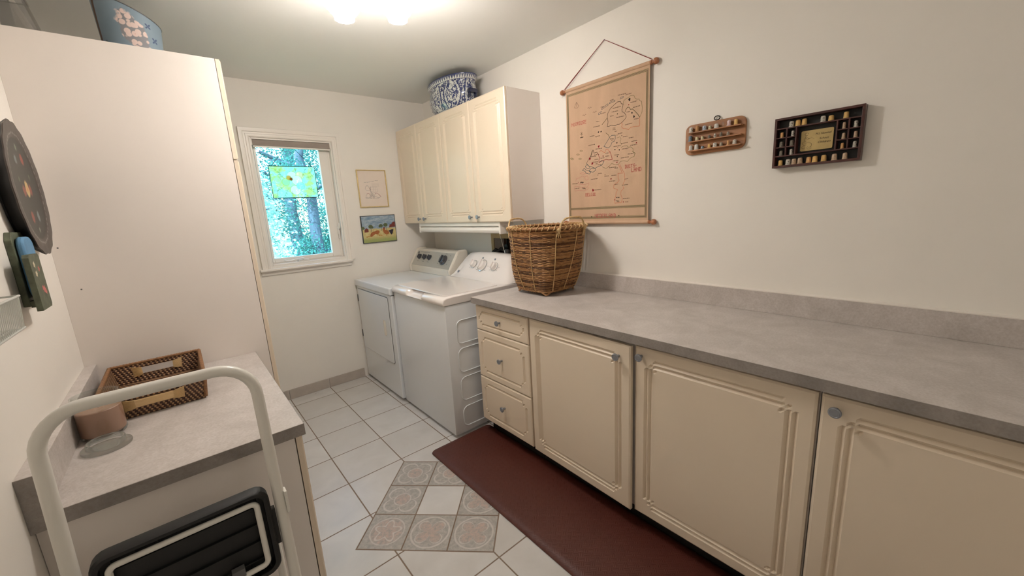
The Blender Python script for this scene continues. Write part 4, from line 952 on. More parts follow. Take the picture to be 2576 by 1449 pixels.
# ------------------------------------------------------------------ things on the tall cabinet
hb = thing('painted_tin_bucket', 'pale blue bucket painted with pink blossoms on top of the tall cabinet', 'bucket', (-1.958, -1.0, 2.1232))
b = MB(); n = 56
b.lathe([(.092, 0), (.094, .002), (.107, .214), (.109, .218), (.106, .22), (.104, .216), (.091, .006), (0, .005)], (-1.958, -1.0, 2.1232), n, close=False); b.v = [(x, y, z+max(0, z-2.15)/.2*(-(x+1.958)*.42)) for x, y, z in b.v]; b.build('body', M['hat'], hb, smooth=50)
b = MB(); b.tube([(-1.958+.1075*cos(2*pi*j/48), -1.0+.1075*sin(2*pi*j/48), 2.1232+.217-.105*cos(2*pi*j/48)*.40) for j in range(48)], .0022, 6, closed=True); b.build('rim', M['grey'], hb, smooth=60)
cb = thing('clear_plastic_bin', 'clear plastic bin at the left end on top of the tall cabinet', 'storage bin', (-2.23, -1.05, 2.1232))
b = MB(); v = []
for z, e in ((2.1236, 0), (2.345, .016)):
    v += [(-2.30-e*.3, -1.17-e, z), (-2.205+e*2.2*0-.0-.05*(z > 2.2), -1.17-e, z), (-2.205-.05*(z > 2.2), -.9+e, z), (-2.30-e*.3, -.9+e, z)]
b.add(v, [(0, 1, 2, 3), (0, 1, 5, 4), (1, 2, 6, 5), (2, 3, 7, 6), (3, 0, 4, 7)]); o = b.build('tub', M['film'], cb)
sm = o.modifiers.new('wall', 'SOLIDIFY'); sm.thickness = .002
b = MB(); b.tube([v[4], v[5], v[6], v[7]], .004, 6, closed=True); b.build('rim', M['film'], cb)

# ------------------------------------------------------------------ embroidered map hanging
mp = thing('map_wall_hanging', 'embroidered linen map hanging on wooden dowels on the right wall', 'wall hanging', (-.012, -2.05, 2.1))
MY0, MY1, MZ0, MZ1 = -1.781, -2.3395, 1.318, 2.10
TH = ['linen']+['thread_'+k for k in ('olive', 'teal', 'coral', 'drab', 'pink', 'crimson', 'dark', 'rose', 'black')]
ix = {k.replace('thread_', ''): i for i, k in enumerate(TH)}
b = MB(); CX_ = -.0195
V = []; F = []; nu, nv = 24, 30        # gently waving cloth
def clothx(y, z): 
    return CX_+.0008*sin((y-MY0)*44)*sin((z-MZ0)*3.2)
for sgn in (0, 1):
    for j in range(nv+1):
        for i in range(nu+1):
            y = MY0+(MY1-MY0)*i/nu; z = MZ0+(MZ1-MZ0)*j/nv
            V.append((clothx(y, z)+sgn*.0012, y, z))
o_ = (nu+1)*(nv+1)
for j in range(nv):
    for i in range(nu):
        a = j*(nu+1)+i; F += [(a, a+1, a+nu+2, a+nu+1), (o_+a, o_+a+nu+1, o_+a+nu+2, o_+a+1)]
b.add(V, F, 0)
def strip(b, pts, w, k, lift=.0008):
    for (y0, z0), (y1, z1) in zip(pts[:-1], pts[1:]):
        d = Vector((y1-y0, z1-z0)); L = d.length
        if L < 1e-5: continue
        n = max(1, int(L/.03)); d /= L; p = Vector((-d.y, d.x))*w/2; e = d*w*.3
        for i in range(n):
            a = Vector((y0, z0))+d*L*i/n-e; c = Vector((y0, z0))+d*L*(i+1)/n+e
            q = [a-p, c-p, c+p, a+p]
            b.add([(clothx(u.x, u.y)-lift, u.x, u.y) for u in q], [(0, 1, 2, 3)], k)
def rows(y0, y1, z0, z1): return
for off, w, col in ((.010, .0032, 'drab'), (.0145, .0022, 'dark'), (.019, .0032, 'drab')):
    ya, yb_, za, zb_ = MY0-off, MY1+off, MZ0+.016+off, MZ1-.012-off
    strip(b, [(ya, za), (yb_, za), (yb_, zb_), (ya, zb_), (ya, za)], w, ix[col])
for off, w, col in ((0, .0032, 'drab'), (.0045, .0022, 'dark'), (.009, .0032, 'drab')):
    strip(b, [(MY0-.02, MZ0+.082+off), (MY1+.02, MZ0+.082+off)], w, ix[col])
for i, (col, w, pts) in enumerate(MAP_LINES):
    if len(pts) == 2 and w == .0018:         # a stitched place name: a row of tiny upright stitches
        (ya, za), (yb_, zb_) = pts; n = max(3, int(abs(yb_-ya)/.0042))
        for k in range(n):
            f = (k+.5)/n; y = ya+(yb_-ya)*f; z = za+(zb_-za)*f; h = .0028+.0012*((k*7+i*3) % 4 == 0)
            strip(b, [(y+.0009*((k*5+i) % 3-1), z-h*.5), (y, z+h*.5)], .0022, ix[col], .0009)
    else: strip(b, pts, w*1.1, ix[col], .0008+.00002*(i % 9))
for col, r, y, z in MAP_SPOTS:
    q = [(y+r*.85*cos(t)*(.8+.25*sin(3*t+y*90)), z+r*.95*sin(t)*(.8+.2*sin(2*t+z*70))) for t in [2*pi*j/14 for j in range(14)]]
    b.add([(clothx(*u)-.0011, *u) for u in q], [list(range(14))], ix[col])
FONT = {'N': ('10001', '11001', '10101', '10011', '10001', '10001', '10001'), 'O': ('01110', '10001', '10001', '10001', '10001', '10001', '01110'), 'R': ('11110', '10001', '10001', '11110', '10100', '10010', '10001'), 'D': ('11110', '01001', '01001', '01001', '01001', '01001', '11110'), 'Z': ('11111', '00001', '00010', '00100', '01000', '10000', '11111'), 'E': ('11111', '10000', '10000', '11110', '10000', '10000', '11111'), 'U': ('10001', '10001', '10001', '10001', '10001', '10001', '01110'), 'I': ('111', '010', '010', '010', '010', '010', '111'), 'T': ('11111', '00100', '00100', '00100', '00100', '00100', '00100'), 'S': ('01111', '10000', '10000', '01110', '00001', '00001', '11110'), '-': ('000', '000', '000', '111', '000', '000', '000'), 'L': ('10000', '10000', '10000', '10000', '10000', '10000', '11111'), 'A': ('01110', '10001', '10001', '11111', '10001', '10001', '10001'), 'B': ('11110', '10001', '10001', '11110', '10001', '10001', '11110'), 'G': ('01111', '10000', '10000', '10011', '10001', '10001', '01110'), 'Ë': ('01010', '11111', '10000', '11110', '10000', '10000', '11111')}
for txt, p0, p1 in MAP_TEXT:
    wd = sum(len(FONT[c][0])+1 for c in txt)-1; px = abs(p1[0]-p0[0])/wd; y = p0[0]; zb_ = (p0[1]+p1[1])/2-.002
    for c in txt:
        g = FONT[c]
        for r_, row in enumerate(g):
            for c_, bit in enumerate(row):
                if bit == '1':
                    a, z = y-c_*px, zb_+(6-r_)*px*1.15
                    q = [(a, z), (a-px*.95, z), (a-px*.95, z+px*1.08), (a, z+px*1.08)]
                    b.add([(clothx(*u)-.0011, *u) for u in q], [(0, 1, 2, 3)], ix['rose'])
        y -= (len(g[0])+1)*px
b.build('cloth', [M[k] for k in TH], mp)
def dowel(z, y0, y1):
    b = MB(); b.tube([(-.0155, y0-.012, z), (-.0155, y1+.012, z)], .0105, 14)
    return b.build('dowel_sleeve', M['linen'], mp, smooth=50)
for z in (2.1035, 1.3185):
    dowel(z, MY0+.012, MY1-.012)
    for y, s in ((MY0, 1), (MY1, -1)):
        b = MB(); b.lathe([(.0095, 0), (.0105, .008), (.007, .012), (.0075, .018), (.0145, .024), (.0155, .033), (.012, .041), (0, .043)], (0, 0, 0), 16, 'y', close=False)
        if s < 0: b.xf(Matrix.Rotation(pi, 4, 'Z'))
        b.xf(Matrix.Translation((-.0160, y, z))); b.build('dowel_knob', M['dowel'], mp, smooth=40)
b = MB(); b.tube([(-.0155, MY0+.01, 2.115), (-.004, -2.0528, 2.303), (-.0155, MY1-.01, 2.115)], .0018, 6)
b.tube([(-.020, MY0+.014, 2.115), (-.006, -2.0528, 2.301)], .0016, 6); b.build('hanging_cord', M['cord'], mp)
MB().box(-.006, 0, -2.0545, -2.051, 2.3005, 2.304).build('nail', M['pewter'], mp)

# ------------------------------------------------------------------ thimble rack and box
def thimble(y, z, x, r, h, kind, shape=0):
    prof = [(r, 0), (r*1.04, h*.03), (r*1.0, h*.08), (r*.95, h*.1), (r*.84, h*.8), (r*.76, h*.94), (r*.5, h), (0, h*1.005)] if shape == 0 else \
           [(r, 0), (r*1.03, h*.05), (r*.8, h*.18), (r*.74, h*.4), (r*.76, h*.75), (r*.66, h*.92), (r*.36, h), (0, h)]
    prof = [(q*1.0, w) for q, w in prof]
    b = MB(); b.lathe(prof, (x, y, z), 18, close=False)
    b.add([(x+r*.9*cos(2*pi*j/18), y+r*.9*sin(2*pi*j/18), z+.0001) for j in range(18)], [list(range(18))])
    return b.build('thimble', M[kind], smooth=50, org=(x, y, z))
ORD = ['first', 'second', 'third', 'fourth', 'fifth', 'sixth', 'seventh', 'eighth', 'ninth']
rk = thing('thimble_rack', 'small brown wooden rack with three shelves on the right wall', 'thimble rack', (-.006, -2.661, 1.70))
b = MB(); b.prism(rrect(-2.794, -2.528, 1.633, 1.770, .028), XF, -.012, -.001); b.build('back_board', M['walnut'], rk, bevel=.002)
SHZ = (1.7335, 1.6935, 1.6530)
for z in SHZ:
    MB().bbox(-.036, -.012, -2.783, -2.553, z-.0055, z, .001).build('shelf', M['walnut'], rk)
b = MB(); b.tube([(-.008, -2.670+.0125*cos(2*pi*j/20), 1.7805+.0085*sin(2*pi*j/20)) for j in range(20)], .0022, 8, closed=True); b.bbox(-.010, -.003, -2.676, -2.664, 1.7665, 1.774, .001); b.build('hanging_ring', M['iron'], rk, smooth=60)
KIND = {'white thimble with dark picture': 't_pic', 'tan wooden thimble': 't_tan', 'blue and white thimble': 't_blue', 'cream thimble with an olive band': 't_cream', 'plain grey-white thimble': 't_white', 'clear glass thimble': 't_glass', 'pink and white thimble': 't_pink', 'gold metal thimble': 't_gold', 'blue-grey glazed thimble': 't_bluegrey', 'cream thimble': 't_cream', 'brass-toned thimble': 't_cream', 'silver-gilt thimble with a dark band': 't_dark', 'narrow silver thimble': 't_silver', 'dark silver thimble': 't_dark', 'pewter thimble': 't_pewter', 'ivory thimble': 't_white', 'plain off-white thimble': 't_white', 'pale blue low thimble': 't_bluegrey', 'amber gold thimble': 't_gold', 'white thimble with a dark motif': 't_pic', 'pewter thimble with a pale base': 't_pewter', 'copper gold thimble': 't_copper', 'ridged silver thimble': 't_silver'}
cnt = {}
ROWN = ('top', 'middle', 'bottom')
for row, (y, z), r, h, d in RACK:
    i = cnt.get(row, 0); cnt[row] = i+1
    o = thimble(y, SHZ[row]+.0002, -.0245, min(r*1.13, .0105), h, KIND[d], 1 if i % 3 == 0 else 0)
    tag(o, d+', '+ORD[i]+' from left on the '+ROWN[row]+' shelf of wooden rack', 'thimble', 'thimbles on the small wooden rack')
bx = thing('thimble_display_box', 'dark mahogany compartment box with a brass plaque on the right wall', 'display box', (0, -3.05, 1.63))
BY0, BY1, BB0, BB1, BD = -2.9105, -3.1885, 1.5325, 1.7245, .037
MB().box(-.004, -.0005, BY1, BY0, BB0, BB1).build('back_panel', M['black'], bx)
b = MB(); t = .0085
b.box(-BD, -.0005, BY1, BY0, BB0, BB0+t); b.box(-BD, -.0005, BY1, BY0, BB1-t, BB1); b.box(-BD, -.0005, BY0-t, BY0, BB0+t, BB1-t); b.box(-BD, -.0005, BY1, BY1+t, BB0+t, BB1-t)
b.build('frame', M['mahogany'], bx, bevel=.001)
Z1, Z2, ZA, ZB = 1.6835, 1.5775, 1.648, 1.612; th = .0022
for q in ((BY1+t, BY0-t, Z1-th, Z1+th), (BY1+t, BY0-t, Z2-th, Z2+th), (-2.9855, BY0-t, ZA-th*.8, ZA+th*.8), (-2.9855, BY0-t, ZB-th*.8, ZB+th*.8), (BY1+t, -3.1125, ZA-th*.8, ZA+th*.8), (BY1+t, -3.1125, ZB-th*.8, ZB+th*.8)):
    MB().box(-BD+.002, -.004, *q).build('shelf', M['mahogany'], bx)
for y in (-2.9855, -2.9535, -3.1125, -3.147):
    MB().box(-BD+.002, -.004, y-th, y+th, Z2+th, Z1-th).build('divider', M['mahogany'], bx)
b = MB(); b.prism(rrect(-3.0995, -2.9975, 1.5885, 1.6645, .005), XF, -.0105, -.004, 0)
b.k = 1
def curl(pts): b.tube([(-.0108, y, z) for y, z in pts], .0004, 4)
for cy, cz, rr_, a0, a1 in ((-3.016, 1.651, .006, 0, 5.5), (-3.022, 1.640, .010, 2.2, 5.4), (-3.016, 1.632, .008, 0, 4.0), (-3.030, 1.627, .011, .3, 2.6), (-3.012, 1.618, .009, 1.2, 5.2), (-3.022, 1.610, .012, -1.4, 2.4), (-3.008, 1.603, .006, 1, 6), (-3.026, 1.600, .007, 2, 7)):
    curl([(cy-rr_*cos(a0+(a1-a0)*i/12), cz+rr_*sin(a0+(a1-a0)*i/12)*.8) for i in range(13)])
pq = b.build('plaque', [M['brass'], M['iron']], bx)
def text(s, size, y, z, x, m, parent, shear=.25, wmax=None):
    cu = bpy.data.curves.new('lettering', 'FONT'); cu.body = s; cu.size = size; cu.shear = shear; cu.extrude = .0001; cu.align_x = 'CENTER'
    t_ = bpy.data.objects.new('tmp', cu); COL.objects.link(t_); bpy.context.view_layer.update()
    me = bpy.data.meshes.new_from_object(t_.evaluated_get(bpy.context.evaluated_depsgraph_get())); bpy.data.objects.remove(t_)
    root = parent
    while root.parent: root = root.parent
    me.transform(Matrix.Translation(Vector((x, y, z))-root.location) @ Matrix(((0, 0, -1, 0), (-1, 0, 0, 0), (0, 1, 0, 0), (0, 0, 0, 1))))
    if wmax:
        xs = [v.co.y for v in me.vertices]; w = max(xs)-min(xs); cy = (max(xs)+min(xs))/2
        for v in me.vertices: v.co.y = cy+(v.co.y-cy)*wmax/w
    me.materials.clear(); me.materials.append(m)
    o = bpy.data.objects.new('lettering', me); COL.objects.link(o); o.parent = parent; return o
text('M.I. Hummel', .0105, -3.068, 1.6445, -.0107, M['iron'], pq, .3, .05)
text('School', .0105, -3.071, 1.6265, -.0107, M['iron'], pq, .3, .029)
text('Children', .0105, -3.072, 1.6125, -.0107, M['iron'], pq, .3, .039)
KD = dict(s=('t_silver', 'silver thimble'), g=('t_gold', 'gold thimble'), a=('t_copper', 'amber thimble'), d=('t_dark', 'dark patterned thimble'), c=('t_cloth', 'cream picture thimble'))
cnt = {}
for row, (y, z), r, h, d in BOXT:
    i = cnt.get(row, 0); cnt[row] = i+1
    if row == 'top': zz = Z1+th; where = ORD[i]+' from left in the top row of the dark box'
    elif row == 'bottom': zz = BB0+t; where = ORD[i]+' from left in the bottom row of the dark box'
    else:
        k = i//2; zz = (ZA+th*.8, ZB+th*.8, Z2+th)[k]
        side = 'left' if row == 'left' else 'right'
        where = ('upper', 'middle', 'lower')[k]+' '+('left' if i % 2 == 0 else 'right')+' of six pigeonholes '+side+' of the plaque'
    hmax = {'top': .03, 'bottom': .032}.get(row, .0265)
    o = thimble(y, zz+.0002, -.0205, min(r*1.13, .0098), min(h, hmax), KD[d][0], 0)
    tag(o, KD[d][1]+', '+where, 'thimble', 'thimbles in the dark display box')

# ------------------------------------------------------------------ two pictures on the far wall
f1 = thing('framed_print', 'gold-framed cream print of little drawings beside the window', 'picture', (-.571, 0, 1.6665))
FX0, FX1, FZ0, FZ1 = -.700, -.441, 1.507, 1.826
b = MB(); fw_ = .0085
for a in ((FX0, FX1, FZ0, FZ0+fw_), (FX0, FX1, FZ1-fw_, FZ1), (FX0, FX0+fw_, FZ0+fw_, FZ1-fw_), (FX1-fw_, FX1, FZ0+fw_, FZ1-fw_)): b.bbox(a[0], a[1], -.017, -.001, a[2], a[3], .003)
b.build('frame', M['gold'], f1)
b = MB(); b.box(FX0+fw_-.001, FX1-fw_+.001, -.008, -.001, FZ0+fw_-.001, FZ1-fw_+.001, 0)
def pl(pts, w, k):          # drawn line on the print: u,v in 0..1 from bottom left
    q = [(FX0+u*(FX1-FX0), FZ0+v*(FZ1-FZ0)) for u, v in pts]
    b.k = k; b.tube([(x, -.0082, z) for x, z in q], w*.75, 4); b.k = 0
def closedl(pts, w, k): pl(pts+[pts[0]], w, k)
for u, v, l, a in ((.27, .665, .10, .02), (.39, .675, .13, .04), (.52, .695, .10, 0), (.65, .71, .11, 0)): pl([(u-l/2, v-a/2), (u-l/4, v+.008), (u, v-.004), (u+l/4, v+.012), (u+l/2, v+a/2)], .0016, 1)
for i in range(6): pl([(.47, .64-i*.02), (.47+(.26 if i < 5 else .18), .645-i*.02)], .0005, 1)
closedl([(.24, .50), (.27, .46), (.36, .45), (.40, .475), (.37, .54), (.33, .575), (.27, .565)], .0011, 1); pl([(.36, .455), (.41, .47), (.385, .52)], .0014, 2); pl([(.30, .575), (.31, .60), (.35, .595)], .0013, 1)
closedl([(.22, .265), (.235, .31), (.29, .365), (.36, .37), (.38, .29), (.34, .255)], .0013, 1); pl([(.27, .37), (.33, .375), (.37, .35)], .0018, 2)
closedl([(.52, .30), (.56, .365), (.64, .375), (.70, .33), (.74, .275), (.66, .255)], .0013, 1); pl([(.55, .37), (.62, .385), (.69, .345), (.76, .28)], .0018, 2)
pl([(.22, .255), (.30, .235), (.62, .235), (.70, .255)], .0014, 1)
for u, v in ((.42, .33), (.46, .30), (.40, .27), (.48, .34), (.44, .38), (.50, .27)): closedl([(u-.035, v), (u, v+.025), (u+.035, v), (u, v-.025)], .0018, 1)
closedl([(.40, .43), (.40, .52), (.46, .55), (.64, .55), (.66, .42), (.55, .40)], .0007, 1); pl([(.52, .55), (.52, .41)], .0005, 1); pl([(.58, .55), (.58, .41)], .0005, 1); pl([(.40, .48), (.66, .48)], .0005, 1)
pl([(.42, .56), (.42, .39)], .002, 1)
b.build('print', [M['paper'], M['ink'], M['red_ink']], f1)
f2 = thing('farm_painting', 'small farm painting of hens and a rooster below the gold-framed print', 'picture', (-.558, 0, 1.202))
PX0, PX1, PZ0, PZ1 = -.7145, -.4025, 1.198, 1.436
MB().box(PX0, PX1, -.016, -.001, PZ0, PZ1).build('dark_edge', M['slate'], f2)
b = MB(); b.box(PX0+.005, PX1-.005, -.0175, -.0155, PZ0+.005, PZ1-.005, 0)
FARM = ['farm', 'barn_red', 'leaf_paint', 'bark', 'hen', 'tail', 'chick']
def blob(pts, k, lift):
    q = [(PX0+u*(PX1-PX0), PZ0+v*(PZ1-PZ0)) for u, v in pts]
    b.add([(x, -.0176-lift, z) for x, z in q], [list(range(len(q)))], k)
LIFT = [0]
def ell(u, v, ru, rv, k, lift, a=0, n=14):
    LIFT[0] += 1; lift += LIFT[0]*.00003
    blob([(u+ru*cos(t)*cos(a)-rv*sin(t)*sin(a), v+(ru*cos(t)*sin(a)+rv*sin(t)*cos(a))*1.3) for t in [2*pi*i/n for i in range(n)]], k, lift)
blob([(.87, .53), (.98, .54), (.98, .72), (.93, .73), (.88, .68)], 1, .0001); blob([(.79, .52), (.89, .53), (.89, .64), (.82, .64)], 1, .0002)
blob([(.06, .40), (.18, .41), (.18, .50), (.13, .56), (.07, .50)], 1, .0001)
for u, v, r in ((.25, .60, .065), (.55, .61, .06), (.69, .63, .065), (.03, .56, .05), (.29, .57, .04), (.52, .585, .04)): ell(u, v, r, r*.8, 2, .0003)
for u in (.255, .56, .70): blob([(u-.006, .42), (u+.006, .42), (u+.005, .56), (u-.005, .56)], 3, .0002)
ell(.30, .34, .09, .05, 4, .0004, .5); ell(.42, .38, .075, .055, 4, .0005, .2); ell(.25, .27, .05, .032, 4, .0006, .4); ell(.69, .36, .09, .06, 4, .0005, -.4); ell(.63, .44, .04, .06, 4, .0006, .2); ell(.64, .52, .028, .024, 1, .0007)
for a in (.2, -.1, -.45, -.8, -1.1): ell(.84+.02*a, .40+.06*a, .075, .022, 5, .0007+.00005*a, a)
blob([(.68, .22), (.695, .22), (.70, .30), (.68, .30)], 6, .0004)
for u, v in ((.12, .235), (.17, .25), (.48, .26), (.54, .255), (.44, .29)): ell(u, v, .03, .016, 6, .0005)
b.build('canvas', [M[k] for k in FARM], f2)

# ------------------------------------------------------------------ things on the left wall
ot = thing('toleware_tray', 'round black tray painted with flowers hanging on the left wall', 'tray', (-2.30, -1.578, 1.57))
V = []; F = []; n = 96; prof = [(.84, -.0135), (.84, -.010), (.90, -.004), (1.0, .019), (1.004, .021), (1.0, .0225), (.90, .0215), (.80, .0205), (.77, .0185), (.74, .0175)]
for r, h in prof:
    for j in range(n):
        a = 2*pi*j/n; k = 1+(.013*cos(18*a) if r > .88 else 0)
        V.append((-2.30+h, -1.578+.177*r*k*cos(a), 1.57+.2*r*k*sin(a)))
for i in range(len(prof)-1): F += [(i*n+j, i*n+(j+1) % n, (i+1)*n+(j+1) % n, (i+1)*n+j) for j in range(n)]
F += [list(range(n)), list(range((len(prof)-1)*n, len(prof)*n))]
tb = MB(); tb.add(V, F); tb.m = [1 if q < 3*n else 0 for q in range(9*n)]+[1, 0]
tb.build('dish', [M['tole'], M['black']], ot, smooth=45)
wp = thing('wall_pocket', 'dark green painted wooden wall pocket with flowers below the black tray', 'letter holder', (-2.3147, -1.78, 1.3))
b = MB(); b.prism([(-1.80, 1.235), (-1.675, 1.235), (-1.665, 1.25), (-1.665, 1.42), (-1.685, 1.442), (-1.78, 1.442), (-1.80, 1.42)], XF, -2.3145, -2.3005); b.build('back_board', M['green'], wp, bevel=.002)
b = MB(); b.prism([(-1.868, 1.228), (-1.77, 1.228), (-1.762, 1.236), (-1.762, 1.372), (-1.770, 1.38), (-1.860, 1.38), (-1.868, 1.372)], XF, -2.2795, -2.2675, 0)
for y, z, r, k in ((-1.835, 1.352, .010, 1), (-1.835, 1.327, .010, 1), (-1.80, 1.338, .009, 2), (-1.80, 1.28, .013, 2), (-1.812, 1.285, .009, 2), (-1.79, 1.272, .008, 2)):
    b.add([(-2.2672+.00008*(k == 2)*(1+(y < -1.805)+2*(y > -1.795)), y+r*(.8+.2*cos(5*2*pi*j/20))*cos(2*pi*j/20), z+r*(.8+.2*cos(5*2*pi*j/20))*sin(2*pi*j/20)) for j in range(20)], [list(range(20))], k)
fp = b.build('front_board', [M['green'], M['t_cream'], M['red_ink']], wp)
MB().box(-2.3005, -2.2795, -1.80, -1.766, 1.232, 1.25).build('bottom_rail', M['green'], wp)
b = MB(); b.prism(rrect(-1.79, -1.69, 1.255, 1.428, .03), XF, -2.2985, -2.283, 0)
tag(b.build('pot_holder', M['blue_cloth'], smooth=40, bevel=.005, org=(-2.29, -1.74, 1.255)), 'folded blue cloth tucked in the green wall pocket', 'cloth')
wb = thing('wire_basket', 'white wire basket fixed to the left wall at the picture edge', 'wire basket', (-2.3147, -2.3, 1.24))
b = MB()
y0, y1, xf, zt, zb = -2.19, -2.5, -2.236, 1.307, 1.238
b.tube([(-2.312, y0, zt), (xf, y0, zt), (xf, y1, zt), (-2.312, y1, zt)], .0025, 8, closed=True); b.build('rim', M['wire'], wb, smooth=60)
b = MB()
y = y0-.004
while y > y1:
    b.tube([(-2.311, y, zt), (-2.311, y-.002, zb), (xf-.004, y-.004, zb), (xf, y, zt)], .0012, 5); y -= .0105
for k in range(1, 7): b.tube([(-2.311+(xf+2.311)*k/7, y0-.002, zb), (-2.311+(xf+2.311)*k/7, y1, zb)], .0015, 5)
for k in (0, 1): b.tube([(-2.311+k*(xf-.004+2.311), y0-.002, zb+.001), (-2.311+k*(xf-.004+2.311), y1, zb+.001)], .0024, 6)
b.build('wires', M['wire'], wb, smooth=60)

# ------------------------------------------------------------------ on the left worktop
wk = thing('wicker_tray', 'rectangular two-tone cane tray with wooden handle on the short worktop', 'tray', (-2.105, -1.56, DH))
TX0, TX1, TY0, TY1, TZ, TT = -2.236, -1.976, -1.757, -1.366, DH+.0005, .0085
fl = .013; th_ = .078
def traywall(b, p0, p1, nrm, hole):    # wall from p0 to p1 (x,y) leaning outwards along nrm, opening optional
    p0, p1, nrm = Vector(p0), Vector(p1), Vector(nrm); L = (p1-p0).length; d = (p1-p0)/L
    def fn(u, v, w):
        k = v/th_; e = fl*k
        q = p0+d*(u*(1+2*e/L)-e)+nrm*(e+w)
        return (q.x, q.y, TZ+v)
    cells = [(0, L, 0, th_)]
    if hole:
        a, c = L/2-.052, L/2+.052; cells = [(0, a, 0, th_), (c, L, 0, th_), (a, c, 0, .034), (a, c, .060, th_)]
    for u0, u1, v0, v1 in cells: b.prism([(u0, v0), (u1, v0), (u1, v1), (u0, v1)], fn, -TT, 0)
    return fn, L
b = MB()
fnN, LN = traywall(b, (TX0, TY0), (TX1, TY0), (0, -1), True); fnF, LF = traywall(b, (TX0, TY1), (TX1, TY1), (0, 1), True)
traywall(b, (TX0, TY0), (TX0, TY1), (-1, 0), False); traywall(b, (TX1, TY0), (TX1, TY1), (1, 0), False)
b.box(TX0, TX1, TY0, TY1, TZ, TZ+.006); b.build('woven_body', M['tray'], wk)
b = MB(); z = TZ+th_+.001
cor = [(TX0-fl+.004, TY0-fl+.004), (TX1+fl-.004, TY0-fl+.004), (TX1+fl-.004, TY1+fl-.004), (TX0-fl+.004, TY1+fl-.004)]
path = []
for i in range(4):
    a, c = Vector(cor[i]), Vector(cor[(i+1) % 4]); n = int((c-a).length/.0045)
    path += [a.lerp(c, k/n) for k in range(n)]
b.tube([(p.x, p.y, z) for p in path], [.0058+.0010*(k % 2) for k in range(len(path))], 7, closed=True); b.build('bound_rim', M['tray_rim'], wk, smooth=60)
b = MB()
for q in cor: b.tube([(q[0]*1+(.008 if q[0] < -2.1 else -.008), q[1]+(.008 if q[1] < -1.5 else -.008), TZ+.0065), (q[0], q[1], z)], .006, 8)
b.build('corner_binding', M['tray_rim'], wk, smooth=60)
b = MB(); b.prism(rrect(LN/2-.058, LN/2+.050, .033, .060, .003), fnN, -.001, .007); b.build('wooden_handle', M['pale_wood'], wk, bevel=.002)
for fn, L, s in ((fnN, LN, .0055), (fnF, LF, -TT-.003)):
    for uu, sg in ((L/2-.052, -1), (L/2+.052, 1)):
        b = MB()
        for k in range(12):
            v0 = .0345+.00225*k; v1 = .0285+.0034*k
            b.tube([fn(uu-sg*.007, v0, s), fn(uu+sg*.004, (v0+v1)/2, s+.002*(1 if s > 0 else -1)), fn(uu+sg*.021, v1, s*.6)], .0017, 5)
        b.build('fibre_binding', M['cane'], wk, smooth=60)
cj = thing('jar_candle', 'tan jar candle in clear glass against the backsplash, beside its lid', 'candle', (-2.2265, -1.832, DH))
c = (-2.2265, -1.832, DH+.0004)
b = MB(); b.lathe([(.040, 0), (.049, .002), (.0522, .009), (.0525, .112), (.0505, .120), (.0505, .126), (.0530, .128), (.0530, .132), (.0485, .132), (.0482, .118), (.0497, .111), (.0495, .011), (.044, .006), (0, .0055)], c, 40, close=False); b.build('glass_jar', M['clear'], cj, smooth=50)
b = MB(); b.lathe([(.0, .0062), (.043, .0062), (.0490, .0105), (.0508, .016), (.0510, .086), (.049, .088), (.03, .0875), (0, .087)], c, 40, close=False); b.build('wax', M['wax'], cj, smooth=40)
b = MB(); b.tube([(c[0], c[1], c[2]+.086), (c[0]+.002, c[1], c[2]+.098)], .0012, 6); b.build('wick', M['black'], cj)
ld = MB(); ld.lathe([(.0, 0), (.044, 0), (.0535, .001), (.0545, .005), (.0535, .008), (.043, .009), (.0415, .012), (.0420, .022), (.0395, .025), (.0360, .024), (.035, .012), (.033, .006), (0, .0055)], (-2.212, -1.945, DH+.0005), 44, close=False)
tag(ld.build('glass_lid', M['lid'], smooth=50, org=(-2.212, -1.945, DH)), 'round clear glass jar lid lying on the short worktop before the candle', 'lid')

# ------------------------------------------------------------------ folded step ladder in the foreground
LY = lambda z: -2.402-.115*(1.10-z)
sl_ = thing('step_ladder', 'folded white tubular step ladder with black steps in the left foreground', 'step ladder', (-2.05, -2.47, 0))
xl, xr, zt, rc = -2.226, -1.877, 1.103, .075
pts = [(xl-.004, LY(.012), .012), (xl, LY(.5), .5), (xl, LY(zt-rc), zt-rc)]
pts += [(xl+rc-rc*cos(a), LY(zt), zt-rc+rc*sin(a)) for a in [pi/2*i/8 for i in range(1, 8)]]
pts += [(xl+rc, LY(zt), zt), (xr-rc, LY(zt), zt)]
pts += [(xr-rc+rc*sin(a), LY(zt), zt-rc+rc*cos(a)) for a in [pi/2*i/8 for i in range(1, 8)]]
pts += [(xr, LY(zt-rc), zt-rc), (xr, LY(.5), .5), (xr+.004, LY(.012), .012)]
pts = [(p[0], LY(p[2]), p[2]) for p in pts]
b = MB(); b.tube(pts, .0125, 18); b.build('front_frame', M['tube'], sl_, smooth=60)
RY = lambda z: LY(z)+.042-.01*(1-z)
b = MB(); b.tube([(xl+.022, RY(.012), .012), (xl+.022, RY(.66), .66), (xl+.05, RY(.69), .69), (xr-.05, RY(.69), .69), (xr-.022, RY(.66), .66), (xr-.022, RY(.012), .012)], .009, 14); b.build('rear_frame', M['tube'], sl_, smooth=60)
for x, yf in ((xl-.004, LY), (xr+.004, LY), (xl+.022, RY), (xr-.022, RY)):
    b = MB(); b.lathe([(.015, 0), (.016, .004), (.015, .03), (.0125, .034)], (x, yf(.015), 0), 14); b.build('foot', M['black'], sl_, smooth=50)
